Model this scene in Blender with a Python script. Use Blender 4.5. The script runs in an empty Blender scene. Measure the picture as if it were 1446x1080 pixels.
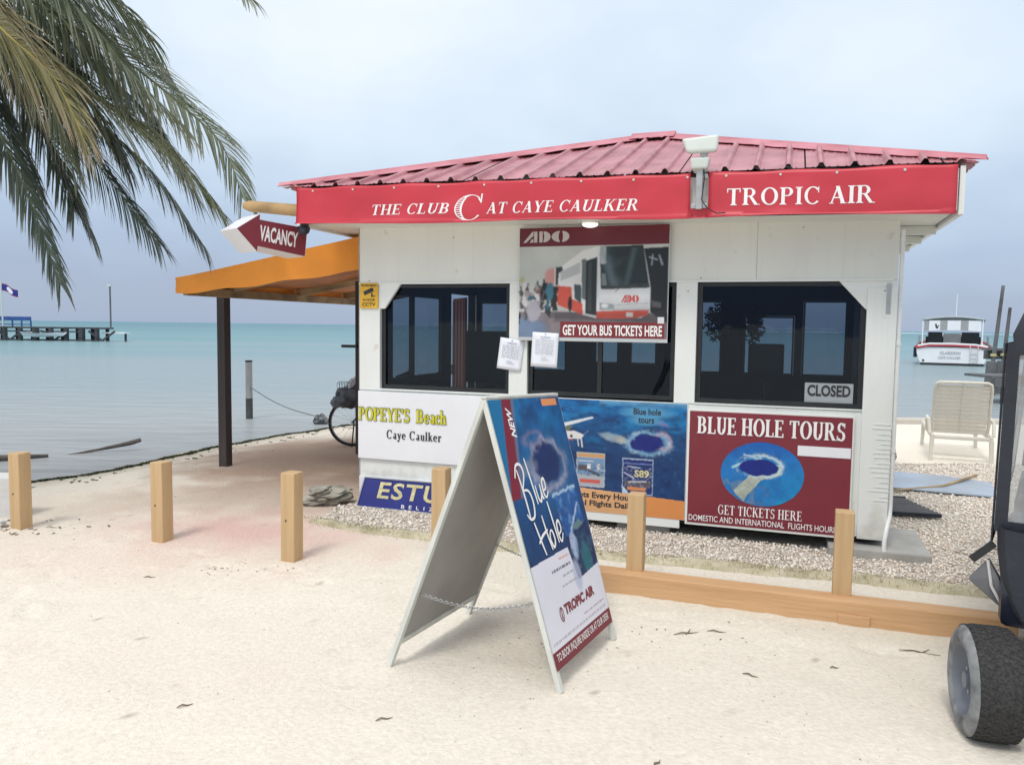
import bpy, bmesh, math, random
import numpy as np
from mathutils import Vector, Matrix, noise as mnoise
R = math.radians
random.seed(7); rng = np.random.default_rng(7)
SC = bpy.context.scene
COL = SC.collection

# ------------------------------------------------------------------ camera
cam_d = bpy.data.cameras.new("camera"); cam = bpy.data.objects.new("camera", cam_d); COL.objects.link(cam)
cam_d.sensor_width = 36; cam_d.lens = 1100/1446*36; cam_d.clip_end = 20000; cam_d.clip_start = .05
_p = math.atan(79/1100); _r = R(.72)
_fw = Vector((0, math.cos(_p), -math.sin(_p))); _r0 = Vector((1, 0, 0)); _u0 = _r0.cross(_fw)
_rt = _r0*math.cos(_r)+_u0*math.sin(_r); _up = -_r0*math.sin(_r)+_u0*math.cos(_r)
_m = Matrix((_rt, _up, -_fw)).transposed().to_4x4(); _m.translation = (0, 0, 1.6)
cam.matrix_world = _m
SC.camera = cam

# ------------------------------------------------------------------ world, sun, exposure
SUN_EL, SUN_AZ = 58, 205      # degrees; azimuth of the sun measured clockwise from +Y (behind and to the left of the camera)
w = bpy.data.worlds.new("World"); SC.world = w; w.use_nodes = True
nt = w.node_tree; nt.nodes.clear()
def N(nt, t, **k):
    n = nt.nodes.new(t)
    for a, b in k.items(): setattr(n, a, b)
    return n
out = N(nt, 'ShaderNodeOutputWorld'); mix = N(nt, 'ShaderNodeMixShader')
sky = N(nt, 'ShaderNodeTexSky', sky_type='NISHITA', sun_disc=False); sky.sun_elevation = R(SUN_EL); sky.sun_rotation = R(SUN_AZ)
bg1 = N(nt, 'ShaderNodeBackground'); bg1.inputs[1].default_value = .09
bg2 = N(nt, 'ShaderNodeBackground'); bg2.inputs[1].default_value = 1.0
tc = N(nt, 'ShaderNodeTexCoord'); sep = N(nt, 'ShaderNodeSeparateXYZ')
mp = N(nt, 'ShaderNodeMapping'); mp.inputs['Scale'].default_value = (1, 1, 1.9)
no = N(nt, 'ShaderNodeTexNoise'); no.inputs['Scale'].default_value = 1.8; no.inputs['Detail'].default_value = 5; no.inputs['Roughness'].default_value = .5
rp = N(nt, 'ShaderNodeValToRGB'); cr = rp.color_ramp
cr.elements[0].position = 0; cr.elements[0].color = (.36, .435, .585, 1)
for pos, c in ((.10, (.42, .52, .675)), (.22, (.53, .645, .79)), (.36, (.68, .79, .905)), (.6, (.90, .96, 1.04))):
    e_ = cr.elements.new(pos); e_.color = (*c, 1)
cr.elements[-1].position = 1; cr.elements[-1].color = (1.25, 1.26, 1.28, 1)
ad = N(nt, 'ShaderNodeMath', operation='MULTIPLY_ADD'); ad.inputs[1].default_value = .85
sb = N(nt, 'ShaderNodeMath', operation='SUBTRACT'); sb.inputs[1].default_value = .40
L = nt.links.new
L(tc.outputs['Generated'], sep.inputs[0]); L(tc.outputs['Generated'], mp.inputs[0]); L(mp.outputs[0], no.inputs[0])
L(no.outputs[0], ad.inputs[0]); L(sep.outputs[2], ad.inputs[2]); L(ad.outputs[0], sb.inputs[0]); L(sb.outputs[0], rp.inputs[0])
L(rp.outputs[0], bg2.inputs[0]); L(sky.outputs[0], bg1.inputs[0])
mix.inputs[0].default_value = .88
L(bg1.outputs[0], mix.inputs[1]); L(bg2.outputs[0], mix.inputs[2]); L(mix.outputs[0], out.inputs[0])
sd = bpy.data.lights.new("sun", 'SUN'); sd.energy = 1.5; sd.angle = R(16); sd.color = (1, .96, .9)
so = bpy.data.objects.new("sun", sd); COL.objects.link(so)
so.rotation_euler = (R(90-SUN_EL), 0, R(180-SUN_AZ)); so.location = (0, 0, 20)
SC.view_settings.view_transform = 'Standard'; SC.view_settings.look = 'None'; SC.view_settings.gamma = 1
SC.view_settings.exposure = 0.2; SC.view_settings.use_curve_mapping = False
SC.cycles.max_bounces = 8; SC.cycles.transparent_max_bounces = 12

# ------------------------------------------------------------------ materials
def s2l(c):
    c = np.asarray(c, float)/255.
    return np.where(c <= .04045, c/12.92, ((c+.055)/1.055)**2.4)
MATS = {}
def mat(name, col, rough=.6, var=.12, scale=6., bump=.0, bscale=40., metal=0., spec=.5, col2=None, trans=0, stretch=None, detail=5, coat=0):
    if name in MATS: return MATS[name]
    m = bpy.data.materials.new(name); m.use_nodes = True; t = m.node_tree; b = t.nodes['Principled BSDF']
    g = N(t, 'ShaderNodeTexCoord'); mpp = N(t, 'ShaderNodeMapping')
    if stretch: mpp.inputs['Scale'].default_value = stretch
    t.links.new(g.outputs['Object'], mpp.inputs[0])
    n = N(t, 'ShaderNodeTexNoise'); n.inputs['Scale'].default_value = scale; n.inputs['Detail'].default_value = detail
    t.links.new(mpp.outputs[0], n.inputs[0])
    r = N(t, 'ShaderNodeValToRGB'); c = np.array(col[:3], float)
    lo = np.clip(c*(1-var), 0, 1); hi = np.array(col2[:3]) if col2 else np.clip(c*(1+var), 0, 1)
    r.color_ramp.elements[0].position = .3; r.color_ramp.elements[0].color = (*lo, 1)
    r.color_ramp.elements[1].position = .7; r.color_ramp.elements[1].color = (*hi, 1)
    t.links.new(n.outputs[0], r.inputs[0]); t.links.new(r.outputs[0], b.inputs['Base Color'])
    b.inputs['Roughness'].default_value = rough; b.inputs['Metallic'].default_value = metal
    b.inputs['Specular IOR Level'].default_value = spec
    if coat: b.inputs['Coat Weight'].default_value = coat
    if bump:
        n2 = N(t, 'ShaderNodeTexNoise'); n2.inputs['Scale'].default_value = bscale; n2.inputs['Detail'].default_value = 4
        t.links.new(mpp.outputs[0], n2.inputs[0])
        bb = N(t, 'ShaderNodeBump'); bb.inputs['Strength'].default_value = 1; bb.inputs['Distance'].default_value = bump
        t.links.new(n2.outputs[0], bb.inputs['Height']); t.links.new(bb.outputs[0], b.inputs['Normal'])
    MATS[name] = m; return m
def attr_mat(name, rough=.5, bump=0, bscale=40, mult=None, spec=.4):
    if name in MATS: return MATS[name]
    m = bpy.data.materials.new(name); m.use_nodes = True; t = m.node_tree; b = t.nodes['Principled BSDF']
    a = N(t, 'ShaderNodeAttribute', attribute_name='Col'); src = a.outputs['Color']
    g = N(t, 'ShaderNodeTexCoord')
    n = N(t, 'ShaderNodeTexNoise'); n.inputs['Scale'].default_value = mult[0] if mult else 5; n.inputs['Detail'].default_value = 8
    t.links.new(g.outputs['Object'], n.inputs[0])
    mr = N(t, 'ShaderNodeMapRange'); mr.inputs[3].default_value = 1-(mult[1] if mult else .05); mr.inputs[4].default_value = 1+(mult[1] if mult else .05)
    mr.inputs[1].default_value = .25; mr.inputs[2].default_value = .75
    t.links.new(n.outputs[0], mr.inputs[0])
    v = N(t, 'ShaderNodeVectorMath', operation='SCALE'); t.links.new(src, v.inputs[0]); t.links.new(mr.outputs[0], v.inputs['Scale'])
    t.links.new(v.outputs[0], b.inputs['Base Color']); b.inputs['Roughness'].default_value = rough; b.inputs['Specular IOR Level'].default_value = spec
    if bump:
        n2 = N(t, 'ShaderNodeTexNoise'); n2.inputs['Scale'].default_value = bscale; n2.inputs['Detail'].default_value = 6; n2.inputs['Roughness'].default_value = .65
        t.links.new(g.outputs['Object'], n2.inputs[0])
        bb = N(t, 'ShaderNodeBump'); bb.inputs['Distance'].default_value = bump
        t.links.new(n2.outputs[0], bb.inputs['Height']); t.links.new(bb.outputs[0], b.inputs['Normal'])
    MATS[name] = m; return m
def tint_glass(name, col, gloss=.02):
    m = bpy.data.materials.new(name); m.use_nodes = True; t = m.node_tree; t.nodes.clear()
    o = N(t, 'ShaderNodeOutputMaterial'); mx = N(t, 'ShaderNodeMixShader'); tr = N(t, 'ShaderNodeBsdfTransparent'); gl = N(t, 'ShaderNodeBsdfGlossy')
    fr = N(t, 'ShaderNodeFresnel'); fr.inputs[0].default_value = 1.45
    tr.inputs[0].default_value = (*col, 1); gl.inputs['Roughness'].default_value = gloss; gl.inputs[0].default_value = (.50, .62, .80, 1)
    g = N(t, 'ShaderNodeTexCoord'); n2 = N(t, 'ShaderNodeTexNoise'); n2.inputs['Scale'].default_value = 3
    bb = N(t, 'ShaderNodeBump'); bb.inputs['Distance'].default_value = .002
    t.links.new(g.outputs['Object'], n2.inputs[0]); t.links.new(n2.outputs[0], bb.inputs['Height']); t.links.new(bb.outputs[0], gl.inputs['Normal'])
    t.links.new(fr.outputs[0], mx.inputs[0]); t.links.new(tr.outputs[0], mx.inputs[1]); t.links.new(gl.outputs[0], mx.inputs[2]); t.links.new(mx.outputs[0], o.inputs[0])
    MATS[name] = m; return m

M_white = mat('white_paint', (.78, .80, .77), .5, .05, 2.2, .0012, 30, stretch=(1, 1, .5))
def wall_mat(name, col, dirt=(.42, .38, .30)):
    m = mat(name, col, .55, .045, 2.2, .0012, 30, stretch=(1, 1, .5)); t = m.node_tree; b = t.nodes['Principled BSDF']; src = b.inputs['Base Color'].links[0].from_socket
    g = N(t, 'ShaderNodeTexCoord'); mp_ = N(t, 'ShaderNodeMapping'); mp_.inputs['Scale'].default_value = (22, 22, .9); t.links.new(g.outputs['Object'], mp_.inputs[0])
    n1 = N(t, 'ShaderNodeTexNoise'); n1.inputs['Scale'].default_value = 1; n1.inputs['Detail'].default_value = 3; t.links.new(mp_.outputs[0], n1.inputs[0])
    r1 = N(t, 'ShaderNodeMapRange'); r1.inputs[1].default_value = .56; r1.inputs[2].default_value = .80; r1.inputs[4].default_value = .12; t.links.new(n1.outputs[0], r1.inputs[0])
    n2 = N(t, 'ShaderNodeTexNoise'); n2.inputs['Scale'].default_value = 9; n2.inputs['Detail'].default_value = 6; t.links.new(g.outputs['Object'], n2.inputs[0]); sp_ = N(t, 'ShaderNodeSeparateXYZ'); t.links.new(g.outputs['Object'], sp_.inputs[0])
    zz_ = N(t, 'ShaderNodeMath', operation='MULTIPLY_ADD'); zz_.inputs[1].default_value = -.75; t.links.new(n2.outputs[0], zz_.inputs[0]); t.links.new(sp_.outputs[2], zz_.inputs[2])
    r2 = N(t, 'ShaderNodeMapRange'); r2.inputs[1].default_value = -.02; r2.inputs[2].default_value = -.30; r2.inputs[4].default_value = .55; t.links.new(zz_.outputs[0], r2.inputs[0])
    r3 = N(t, 'ShaderNodeMapRange'); r3.inputs[1].default_value = .66; r3.inputs[2].default_value = .74; r3.inputs[4].default_value = .35; t.links.new(n2.outputs[0], r3.inputs[0])
    a1 = N(t, 'ShaderNodeMath', operation='MAXIMUM'); t.links.new(r1.outputs[0], a1.inputs[0]); t.links.new(r2.outputs[0], a1.inputs[1]); a2 = N(t, 'ShaderNodeMath', operation='MAXIMUM'); t.links.new(a1.outputs[0], a2.inputs[0]); t.links.new(r3.outputs[0], a2.inputs[1])
    mx = N(t, 'ShaderNodeMix', data_type='RGBA'); t.links.new(a2.outputs[0], mx.inputs[0]); t.links.new(src, mx.inputs[6]); mx.inputs[7].default_value = (*dirt, 1); t.links.new(mx.outputs[2], b.inputs['Base Color']); return m
M_wall = wall_mat('weathered_white_wall', (.77, .79, .76)); M_headw = wall_mat('weathered_shaded_header', (.73, .74, .69))  # header: white paint toned greyer, eave shade put into the colour
M_white2 = mat('white_board', (.80, .81, .84), .4, .03, 3)
M_header = mat('shaded_white_panel', (.73, .74, .69), .55, .05, 1.6, .001, 20)  # white panel with the shade under the eave put into its colour
M_black = mat('black_frame', (.012, .015, .018), .35, .3, 8)
M_dark = mat('shaded_inside', (.020, .026, .034), .7, .3, 4)  # near-black blue: dim room and window reflection put into the colour
M_roof = mat('red_roof_metal', (.36, .105, .125), .40, .18, 3.5, .001, 15, col2=(.50, .20, .225), spec=.6)
M_roofcap = mat('red_ridge_metal', (.47, .10, .13), .38, .15, 4, .002, 8, col2=(.58, .20, .24), spec=.6)
M_red = mat('red_vinyl', (.54, .040, .060), .42, .10, 2, .0008, 9, spec=.45)
M_maroon = mat('maroon_print', (.20, .022, .036), .45, .08, 3)
M_wtext = mat('white_lettering', (.86, .84, .83), .5, .03, 4)
M_tan = mat('tan_post_paint', (.55, .365, .185), .66, .10, 9, .005, 26, stretch=(2, 2, .16), col2=(.60, .41, .22))
M_tan2 = mat('ochre_beam_paint', (.58, .34, .165), .66, .10, 7, .005, 26, stretch=(.16, 2, 2), col2=(.63, .385, .20))
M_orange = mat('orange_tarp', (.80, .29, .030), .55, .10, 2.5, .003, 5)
M_orange_in = mat('brown_tarp_underside', (.52, .20, .07), .7, .25, 3, .003, 8)
M_darkwood = mat('dark_brown_post', (.055, .042, .040), .65, .35, 6, .004, 30, stretch=(1, 1, .15))
M_wood = mat('weathered_wood', (.30, .22, .13), .8, .3, 5, .004, 25, col2=(.48, .37, .22), stretch=(.3, 1, 1))
M_brown = mat('brown_door', (.36, .13, .08), .5, .25, 4, .002, 30, stretch=(1, 1, .15))
M_grey = mat('grey_concrete', (.36, .35, .33), .85, .15, 5, .004, 40)
M_lgrey = mat('pale_concrete', (.60, .59, .58), .85, .12, 3, .005, 25)
M_metal = mat('galvanised_steel', (.45, .46, .46), .45, .15, 10, metal=.6)
M_lamp = mat('lamp_housing', (.60, .64, .60), .5, .05, 5)
M_pvc = mat('white_pipe', (.80, .81, .80), .35, .04, 8)
M_loun = mat('cream_plastic', (.64, .61, .53), .5, .08, 5)
M_navy = mat('navy_panel', (.012, .018, .035), .32, .25, 3, .001, 5, coat=.2)
M_cover = mat('black_cover_fabric', (.020, .024, .034), .7, .3, 5, .004, 30)
M_tyre = mat('tyre_rubber', (.016, .017, .020), .85, .3, 90, .003, 80, col2=(.05, .048, .045), detail=8)
M_side = mat('dusty_sidewall', (.15, .155, .165), .85, .35, 14, .003, 40, col2=(.30, .31, .31))
M_rim = mat('grey_rim', (.17, .185, .215), .5, .15, 8, spec=.5)
M_piling = mat('pier_timber', (.05, .055, .06), .85, .4, 3, .01, 10)
M_dock = mat('grey_dock_timber', (.12, .125, .13), .85, .35, 3, .006, 20)
M_paper = mat('white_paper', (.82, .84, .90), .6, .03, 5)
M_ink = mat('black_ink', (.03, .03, .035), .6, .2, 5)
M_greyink = mat('faded_ink', (.42, .43, .48), .6, .2, 5)
M_rope = mat('grey_rope', (.14, .16, .16), .9, .3, 60)
M_twig = mat('dry_twig', (.19, .145, .10), .9, .4, 20)
M_weed = mat('seaweed', (.045, .055, .02), .9, .5, 12)
M_fringe = mat('mossy_edge', (.50, .45, .30), .9, .2, 6, .01, 60, col2=(.62, .56, .42))
M_boat = mat('white_gelcoat', (.80, .81, .83), .3, .04, 2)
M_blue = mat('blue_paint', (.03, .09, .30), .5, .2, 3)
M_estu = mat('dark_blue_print', (.022, .028, .20), .45, .12, 4)
M_yellow = mat('yellow_sign', (.72, .42, .03), .5, .12, 10)
M_ytext = mat('yellow_letters', (.62, .60, .03), .5, .08, 8)
M_olivet = mat('olive_outline', (.16, .15, .03), .6, .2, 9)
M_cream = mat('cream_letters', (.60, .55, .30), .6, .25, 25)
M_aframe = mat('worn_white_frame', (.62, .63, .58), .55, .15, 8, .001, 40, stretch=(1, 1, .2))
M_aback = mat('unpainted_backing', (.35, .34, .32), .75, .16, 2.2, .002, 12)
M_glassF = tint_glass('tinted_glass', (.36, .43, .50))
M_glassR = tint_glass('rear_tinted_glass', (.40, .45, .50))
M_vinyl = mat('clear_vinyl', (.52, .54, .56), .25, .2, 2.5, .004, 4)

# ------------------------------------------------------------------ mesh helpers
class MB:
    def __init__(s): s.v = []; s.f = []
    def add(s, vs, fs):
        o = len(s.v); s.v += [tuple(x) for x in vs]; s.f += [tuple(i+o for i in f) for f in fs]; return s
    def box(s, x0, x1, y0, y1, z0, z1):
        return s.add([(x0, y0, z0), (x1, y0, z0), (x1, y1, z0), (x0, y1, z0), (x0, y0, z1), (x1, y0, z1), (x1, y1, z1), (x0, y1, z1)],
                     [(0, 3, 2, 1), (4, 5, 6, 7), (0, 1, 5, 4), (1, 2, 6, 5), (2, 3, 7, 6), (3, 0, 4, 7)])
    def obox(s, c, ax, ay, az):   # oriented box, half vectors
        c, ax, ay, az = map(Vector, (c, ax, ay, az))
        vs = [c+i*ax+j*ay+k*az for k in (-1, 1) for i, j in ((-1, -1), (1, -1), (1, 1), (-1, 1))]
        return s.add(vs, [(0, 3, 2, 1), (4, 5, 6, 7), (0, 1, 5, 4), (1, 2, 6, 5), (2, 3, 7, 6), (3, 0, 4, 7)])
    def bar(s, a, b, w, h, up=(0, 0, 1)):
        a, b = Vector(a), Vector(b); d = (b-a); t = d.normalized(); upv = Vector(up)
        sd_ = t.cross(upv)
        if sd_.length < 1e-4: sd_ = t.cross(Vector((0, 1, 0)))
        sd_.normalize(); u_ = sd_.cross(t)
        return s.obox((a+b)/2, d/2, sd_*w/2, u_*h/2)
    def tube(s, pts, r, n=8, caps=True):
        pts = [Vector(p) for p in pts]; rs = r if hasattr(r, '__len__') else [r]*len(pts); o = len(s.v); ref = None
        for i, p in enumerate(pts):
            t = (pts[min(i+1, len(pts)-1)]-pts[max(i-1, 0)]).normalized()
            if ref is None: ref = t.orthogonal().normalized()
            ref = (ref-t*ref.dot(t)).normalized(); b = t.cross(ref)
            for k in range(n):
                a = 2*math.pi*k/n; s.v.append(tuple(p+(ref*math.cos(a)+b*math.sin(a))*rs[i]))
        for i in range(len(pts)-1):
            for k in range(n):
                k2 = (k+1) % n; s.f.append((o+i*n+k, o+i*n+k2, o+(i+1)*n+k2, o+(i+1)*n+k))
        if caps:
            s.f.append(tuple(o+k for k in reversed(range(n)))); s.f.append(tuple(o+(len(pts)-1)*n+k for k in range(n)))
        return s
    def lathe(s, prof, c, axis, n=32):   # prof: (along, radius)
        axis = Vector(axis).normalized(); ref = axis.orthogonal().normalized(); b = axis.cross(ref); c = Vector(c); o = len(s.v)
        for (h, r) in prof:
            for k in range(n):
                a = 2*math.pi*k/n; s.v.append(tuple(c+axis*h+(ref*math.cos(a)+b*math.sin(a))*r))
        for i in range(len(prof)-1):
            for k in range(n):
                k2 = (k+1) % n; s.f.append((o+i*n+k, o+i*n+k2, o+(i+1)*n+k2, o+(i+1)*n+k))
        return s
    def prism(s, poly, d):   # poly: 3D points, d: extrusion vector
        n = len(poly); P = [Vector(p) for p in poly]; d = Vector(d)
        return s.add(P+[p+d for p in P], [tuple(range(n)), tuple(reversed(range(n, 2*n)))]+[(i, i+n, (i+1) % n+n, (i+1) % n) for i in range(n)])
    def grid(s, pts):
        h, w_ = len(pts), len(pts[0]); o = len(s.v)
        for row in pts: s.v += [tuple(p) for p in row]
        for j in range(h-1):
            for i in range(w_-1): s.f.append((o+j*w_+i, o+j*w_+i+1, o+(j+1)*w_+i+1, o+(j+1)*w_+i))
        return s
    def mesh(s, name, m):
        me = bpy.data.meshes.new(name); me.from_pydata(s.v, [], s.f); me.materials.append(m); return me
    def build(s, name, m, parent=None, bevel=0, smooth=False, fix=True):
        me = s.mesh(name, m)
        if fix:
            bm = bmesh.new(); bm.from_mesh(me); bmesh.ops.recalc_face_normals(bm, faces=bm.faces); bm.to_mesh(me); bm.free()
        if smooth:
            me.polygons.foreach_set('use_smooth', [True]*len(me.polygons))
            try: me.set_sharp_from_angle(angle=R(40))
            except Exception: pass
        return link(name, me, parent, bevel)
def link(name, me, parent=None, bevel=0):
    o = bpy.data.objects.new(name, me); COL.objects.link(o)
    if parent is not None: o.parent = parent
    if bevel:
        b = o.modifiers.new('bevel', 'BEVEL'); b.width = bevel; b.segments = 2; b.limit_method = 'ANGLE'; b.angle_limit = R(40)
    return o
def tag(o, label=None, cat=None, group=None, kind=None):
    if label: o['label'] = label
    if cat: o['category'] = cat
    if group: o['group'] = group
    if kind: o['kind'] = kind
    return o
def thing(name, label, cat, loc=(0, 0, 0), rz=0, group=None, rot=None):
    o = bpy.data.objects.new(name, None); COL.objects.link(o); o.location = loc
    o.rotation_euler = rot if rot else (0, 0, rz); o.empty_display_size = .2
    return tag(o, label, cat, group)
def sub(o, name, me): return link(name, me, o)

KO = Vector((-1.34, 6.831, 0)); KA = R(-19.36)
KE = Vector((math.cos(KA), math.sin(KA), 0)); KN = Vector((-KE.y, KE.x, 0))
def K(u, v, z): return KO+KE*u+KN*v+Vector((0, 0, z))

# text --------------------------------------------------------------
def sans(text, bold=0., shear=0., space=1.):
    cu = bpy.data.curves.new('t', 'FONT'); cu.body = text; cu.offset = bold; cu.shear = shear; cu.space_character = space; cu.resolution_u = 3
    o = bpy.data.objects.new('t', cu); COL.objects.link(o)
    dg = bpy.context.evaluated_depsgraph_get(); dg.update()
    me = bpy.data.meshes.new_from_object(o.evaluated_get(dg))
    vs = [(v.co.x, v.co.y) for v in me.vertices]; fs = [tuple(p.vertices) for p in me.polygons]
    bpy.data.objects.remove(o); bpy.data.curves.remove(cu); bpy.data.meshes.remove(me)
    return vs, fs
def arc(cx, cy, ro, rO, ri, rI, a0, a1, n=14, ox=0):
    P = []
    for i in range(n+1):
        a = R(a0+(a1-a0)*i/n); P.append(((cx+ro*math.cos(a), cy+rO*math.sin(a)), (cx+ox+ri*math.cos(a), cy+rI*math.sin(a))))
    return [[P[i][0], P[i+1][0], P[i+1][1], P[i][1]] for i in range(n)]
G_THICK, G_THIN = .17, .065
def rect(x0, x1, y0, y1): return [[(x0, y0), (x1, y0), (x1, y1), (x0, y1)]]
def stem_(x, y0, y1, w_=G_THICK): return rect(x-w_/2, x+w_/2, y0, y1)
def serif_(x, y, w_=G_THICK, up=1):
    a = w_/2+.085; y1 = y+.045*up; y2 = y+.1*up
    return [[(x-a, y), (x+a, y), (x+a, y1), (x-a, y1)]]+[[(x-a*.8, y1), (x+a*.8, y1), (x+w_/2, y2), (x-w_/2, y2)]]
def diag(x0, y0, x1, y1, w_): return [[(x0-w_/2, y0), (x0+w_/2, y0), (x1+w_/2, y1), (x1-w_/2, y1)]]
def glyph(c):
    D, d = serif_, stem_
    if c == ' ': return [], .32
    if c == "'": return diag(.08, .7, .12, 1.0, .12), .22
    if c == 'T': return d(.37, 0, 1)+D(.37, 0)+rect(.03, .71, 1-G_THIN, 1)+rect(.03, .08, .76, 1)+rect(.66, .71, .76, 1), .76
    if c == 'H': return d(.17, 0, 1)+d(.68, 0, 1)+D(.17, 0)+D(.17, 1, up=-1)+D(.68, 0)+D(.68, 1, up=-1)+rect(.17, .68, .47, .47+G_THIN), .87
    if c == 'E': return d(.17, 0, 1)+D(.17, 0)+D(.17, 1, up=-1)+rect(.17, .62, 1-G_THIN, 1)+rect(.17, .5, .48, .48+G_THIN)+rect(.17, .66, 0, G_THIN)+rect(.58, .62, .78, 1)+rect(.62, .66, 0, .24)+rect(.46, .5, .40, .62), .72
    if c == 'F': return d(.17, 0, 1)+D(.17, 0)+D(.17, 1, up=-1)+rect(.17, .62, 1-G_THIN, 1)+rect(.17, .5, .47, .47+G_THIN)+rect(.58, .62, .76, 1)+rect(.46, .5, .39, .62), .68
    if c == 'C': return arc(.45, .5, .40, .52, .25, .455, 42, 318, 22)+rect(.70, .745, .66, 1), .82
    if c == 'G': return arc(.45, .5, .40, .52, .25, .455, 42, 318, 22)+rect(.70, .745, .66, 1)+d(.72, .08, .42, .14)+rect(.56, .86, .40, .45), .90
    if c == 'L': return d(.17, 0, 1)+D(.17, 0)+D(.17, 1, up=-1)+rect(.17, .62, 0, G_THIN)+rect(.58, .62, 0, .26), .67
    if c == 'U': return d(.19, .32, 1)+D(.19, 1, up=-1)+d(.66, .32, 1, .08)+D(.66, 1, .08, up=-1)+arc(.40, .32, .295, .34, .13, .27, 180, 360, 12), .84
    if c in 'BPR':
        g = d(.17, 0, 1)+D(.17, 0)+D(.17, 1, up=-1)
        g += rect(.17, .38, 1-G_THIN, 1)+rect(.17, .38, .48, .48+G_THIN)+arc(.38, .74, .27, .26, .11, .195, -90, 90, 10)
        if c == 'B': g += rect(.17, .40, 0, G_THIN)+arc(.40, .27, .31, .27, .14, .205, -90, 90, 10); return g, .80
        if c == 'R': g += [[(.34, .5), (.50, .5), (.80, .0), (.62, .0)]]+rect(.60, .88, 0, .045); return g, .86
        return g, .72
    if c == 'A': return diag(.10, 0, .40, 1, .07)+diag(.66, 0, .38, 1, .18)+rect(.20, .58, .30, .30+G_THIN)+rect(0, .22, 0, .045)+rect(.52, .82, 0, .045), .82
    if c == 'V': return diag(.38, 0, .12, 1, .18)+diag(.40, 0, .68, 1, .07)+rect(0, .28, .955, 1)+rect(.57, .80, .955, 1), .80
    if c == 'Y': return diag(.37, .45, .12, 1, .18)+diag(.40, .45, .68, 1, .07)+rect(0, .28, .955, 1)+rect(.57, .80, .955, 1)+d(.39, 0, .5)+D(.39, 0), .80
    if c == 'K': return d(.17, 0, 1)+D(.17, 0)+D(.17, 1, up=-1)+diag(.22, .38, .66, 1, .08)+diag(.72, 0, .38, .60, .18)+rect(.54, .80, .955, 1)+rect(.58, .86, 0, .045), .86
    if c == 'O': return arc(.45, .5, .42, .52, .25, .455, 0, 360, 26), .90
    if c == 'I': return d(.17, 0, 1)+D(.17, 0)+D(.17, 1, up=-1), .34
    if c == 'S': return arc(.33, .74, .25, .28, .12, .20, 25, 250, 14, -.01)+arc(.33, .26, .28, .28, .14, .20, -150, 90, 16)+[[(.20, .55), (.33, .46), (.42, .50), (.24, .64)]]+rect(.54, .58, .72, 1)+rect(.05, .09, 0, .28), .66
    if c == 'N': return d(.14, 0, 1, .07)+D(.14, 0, .07)+diag(.68, 0, .18, 1, .17)+d(.72, 0, 1, .07)+D(.72, 1, .07, up=-1)+rect(.02, .2, .955, 1), .86
    if c == 'D': return d(.17, 0, 1)+D(.17, 0)+D(.17, 1, up=-1)+rect(.17, .36, 1-G_THIN, 1)+rect(.17, .36, 0, G_THIN)+arc(.36, .5, .42, .5, .26, .435, -90, 90, 14), .84
    if c == 'M': return d(.12, 0, 1, .07)+D(.12, 0, .07)+diag(.46, .05, .16, 1, .17)+diag(.48, .05, .78, 1, .07)+d(.82, 0, 1)+D(.82, 0)+rect(.02, .2, .955, 1)+rect(.74, .97, .955, 1), 1.0
    if c == 'a': return arc(.26, .17, .19, .18, .07, .12, 0, 360, 14)+d(.40, .0, .50, .13)+arc(.28, .48, .185, .18, .06, .125, 0, 150, 8)+rect(.40, .55, 0, .05), .54
    if c == 'y': return diag(.30, .02, .12, .64, .15)+diag(.22, -.28, .48, .64, .06)+rect(.02, .24, .60, .64)+rect(.40, .56, .60, .64)+arc(.13, -.2, .1, .1, .02, .02, 0, 360, 8), .55
    if c == 'e': return arc(.28, .32, .26, .34, .11, .28, 5, 320, 18)+rect(.10, .53, .32, .38), .56
    if c == 'u': return d(.15, .16, .64, .14)+arc(.28, .17, .2, .19, .07, .13, 180, 330, 8)+d(.46, 0, .64, .14)+rect(.02, .16, .60, .64)+rect(.34, .46, .60, .64)+rect(.46, .58, 0, .05), .60
    if c == 'l': return d(.14, 0, 1, .15)+D(.14, 0, .15)+rect(.01, .14, .955, 1), .30
    if c == 'h': return d(.14, 0, 1, .15)+D(.14, 0, .12)+rect(.01, .14, .955, 1)+d(.46, 0, .42, .14)+D(.46, 0, .12)+arc(.32, .44, .21, .21, .07, .14, 0, 150, 8), .62
    if c == 'k': return d(.14, 0, 1, .15)+D(.14, 0, .12)+rect(.01, .14, .955, 1)+diag(.18, .24, .44, .64, .07)+diag(.50, 0, .28, .40, .15)+rect(.34, .54, .60, .64)+rect(.40, .62, 0, .05), .60
    if c == 'r': return d(.14, 0, .64, .15)+D(.14, 0, .14)+rect(.01, .14, .60, .64)+arc(.34, .46, .14, .18, .02, .06, 20, 160, 8), .44
    if c == 'c': return arc(.28, .32, .26, .34, .11, .28, 35, 320, 18)+arc(.40, .50, .08, .08, .01, .01, 0, 360, 8), .52
    return rect(.1, .5, 0, .9), .6
def serif(text, shear=0., track=.06):
    vs, fs, x = [], [], 0
    for c in text:
        g, a = glyph(c)
        for p in g:
            o = len(vs); vs += [(x+q[0]+shear*q[1], q[1]) for q in p]; fs.append(tuple(range(o, o+len(p))))
        x += a+track
    return vs, fs
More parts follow.
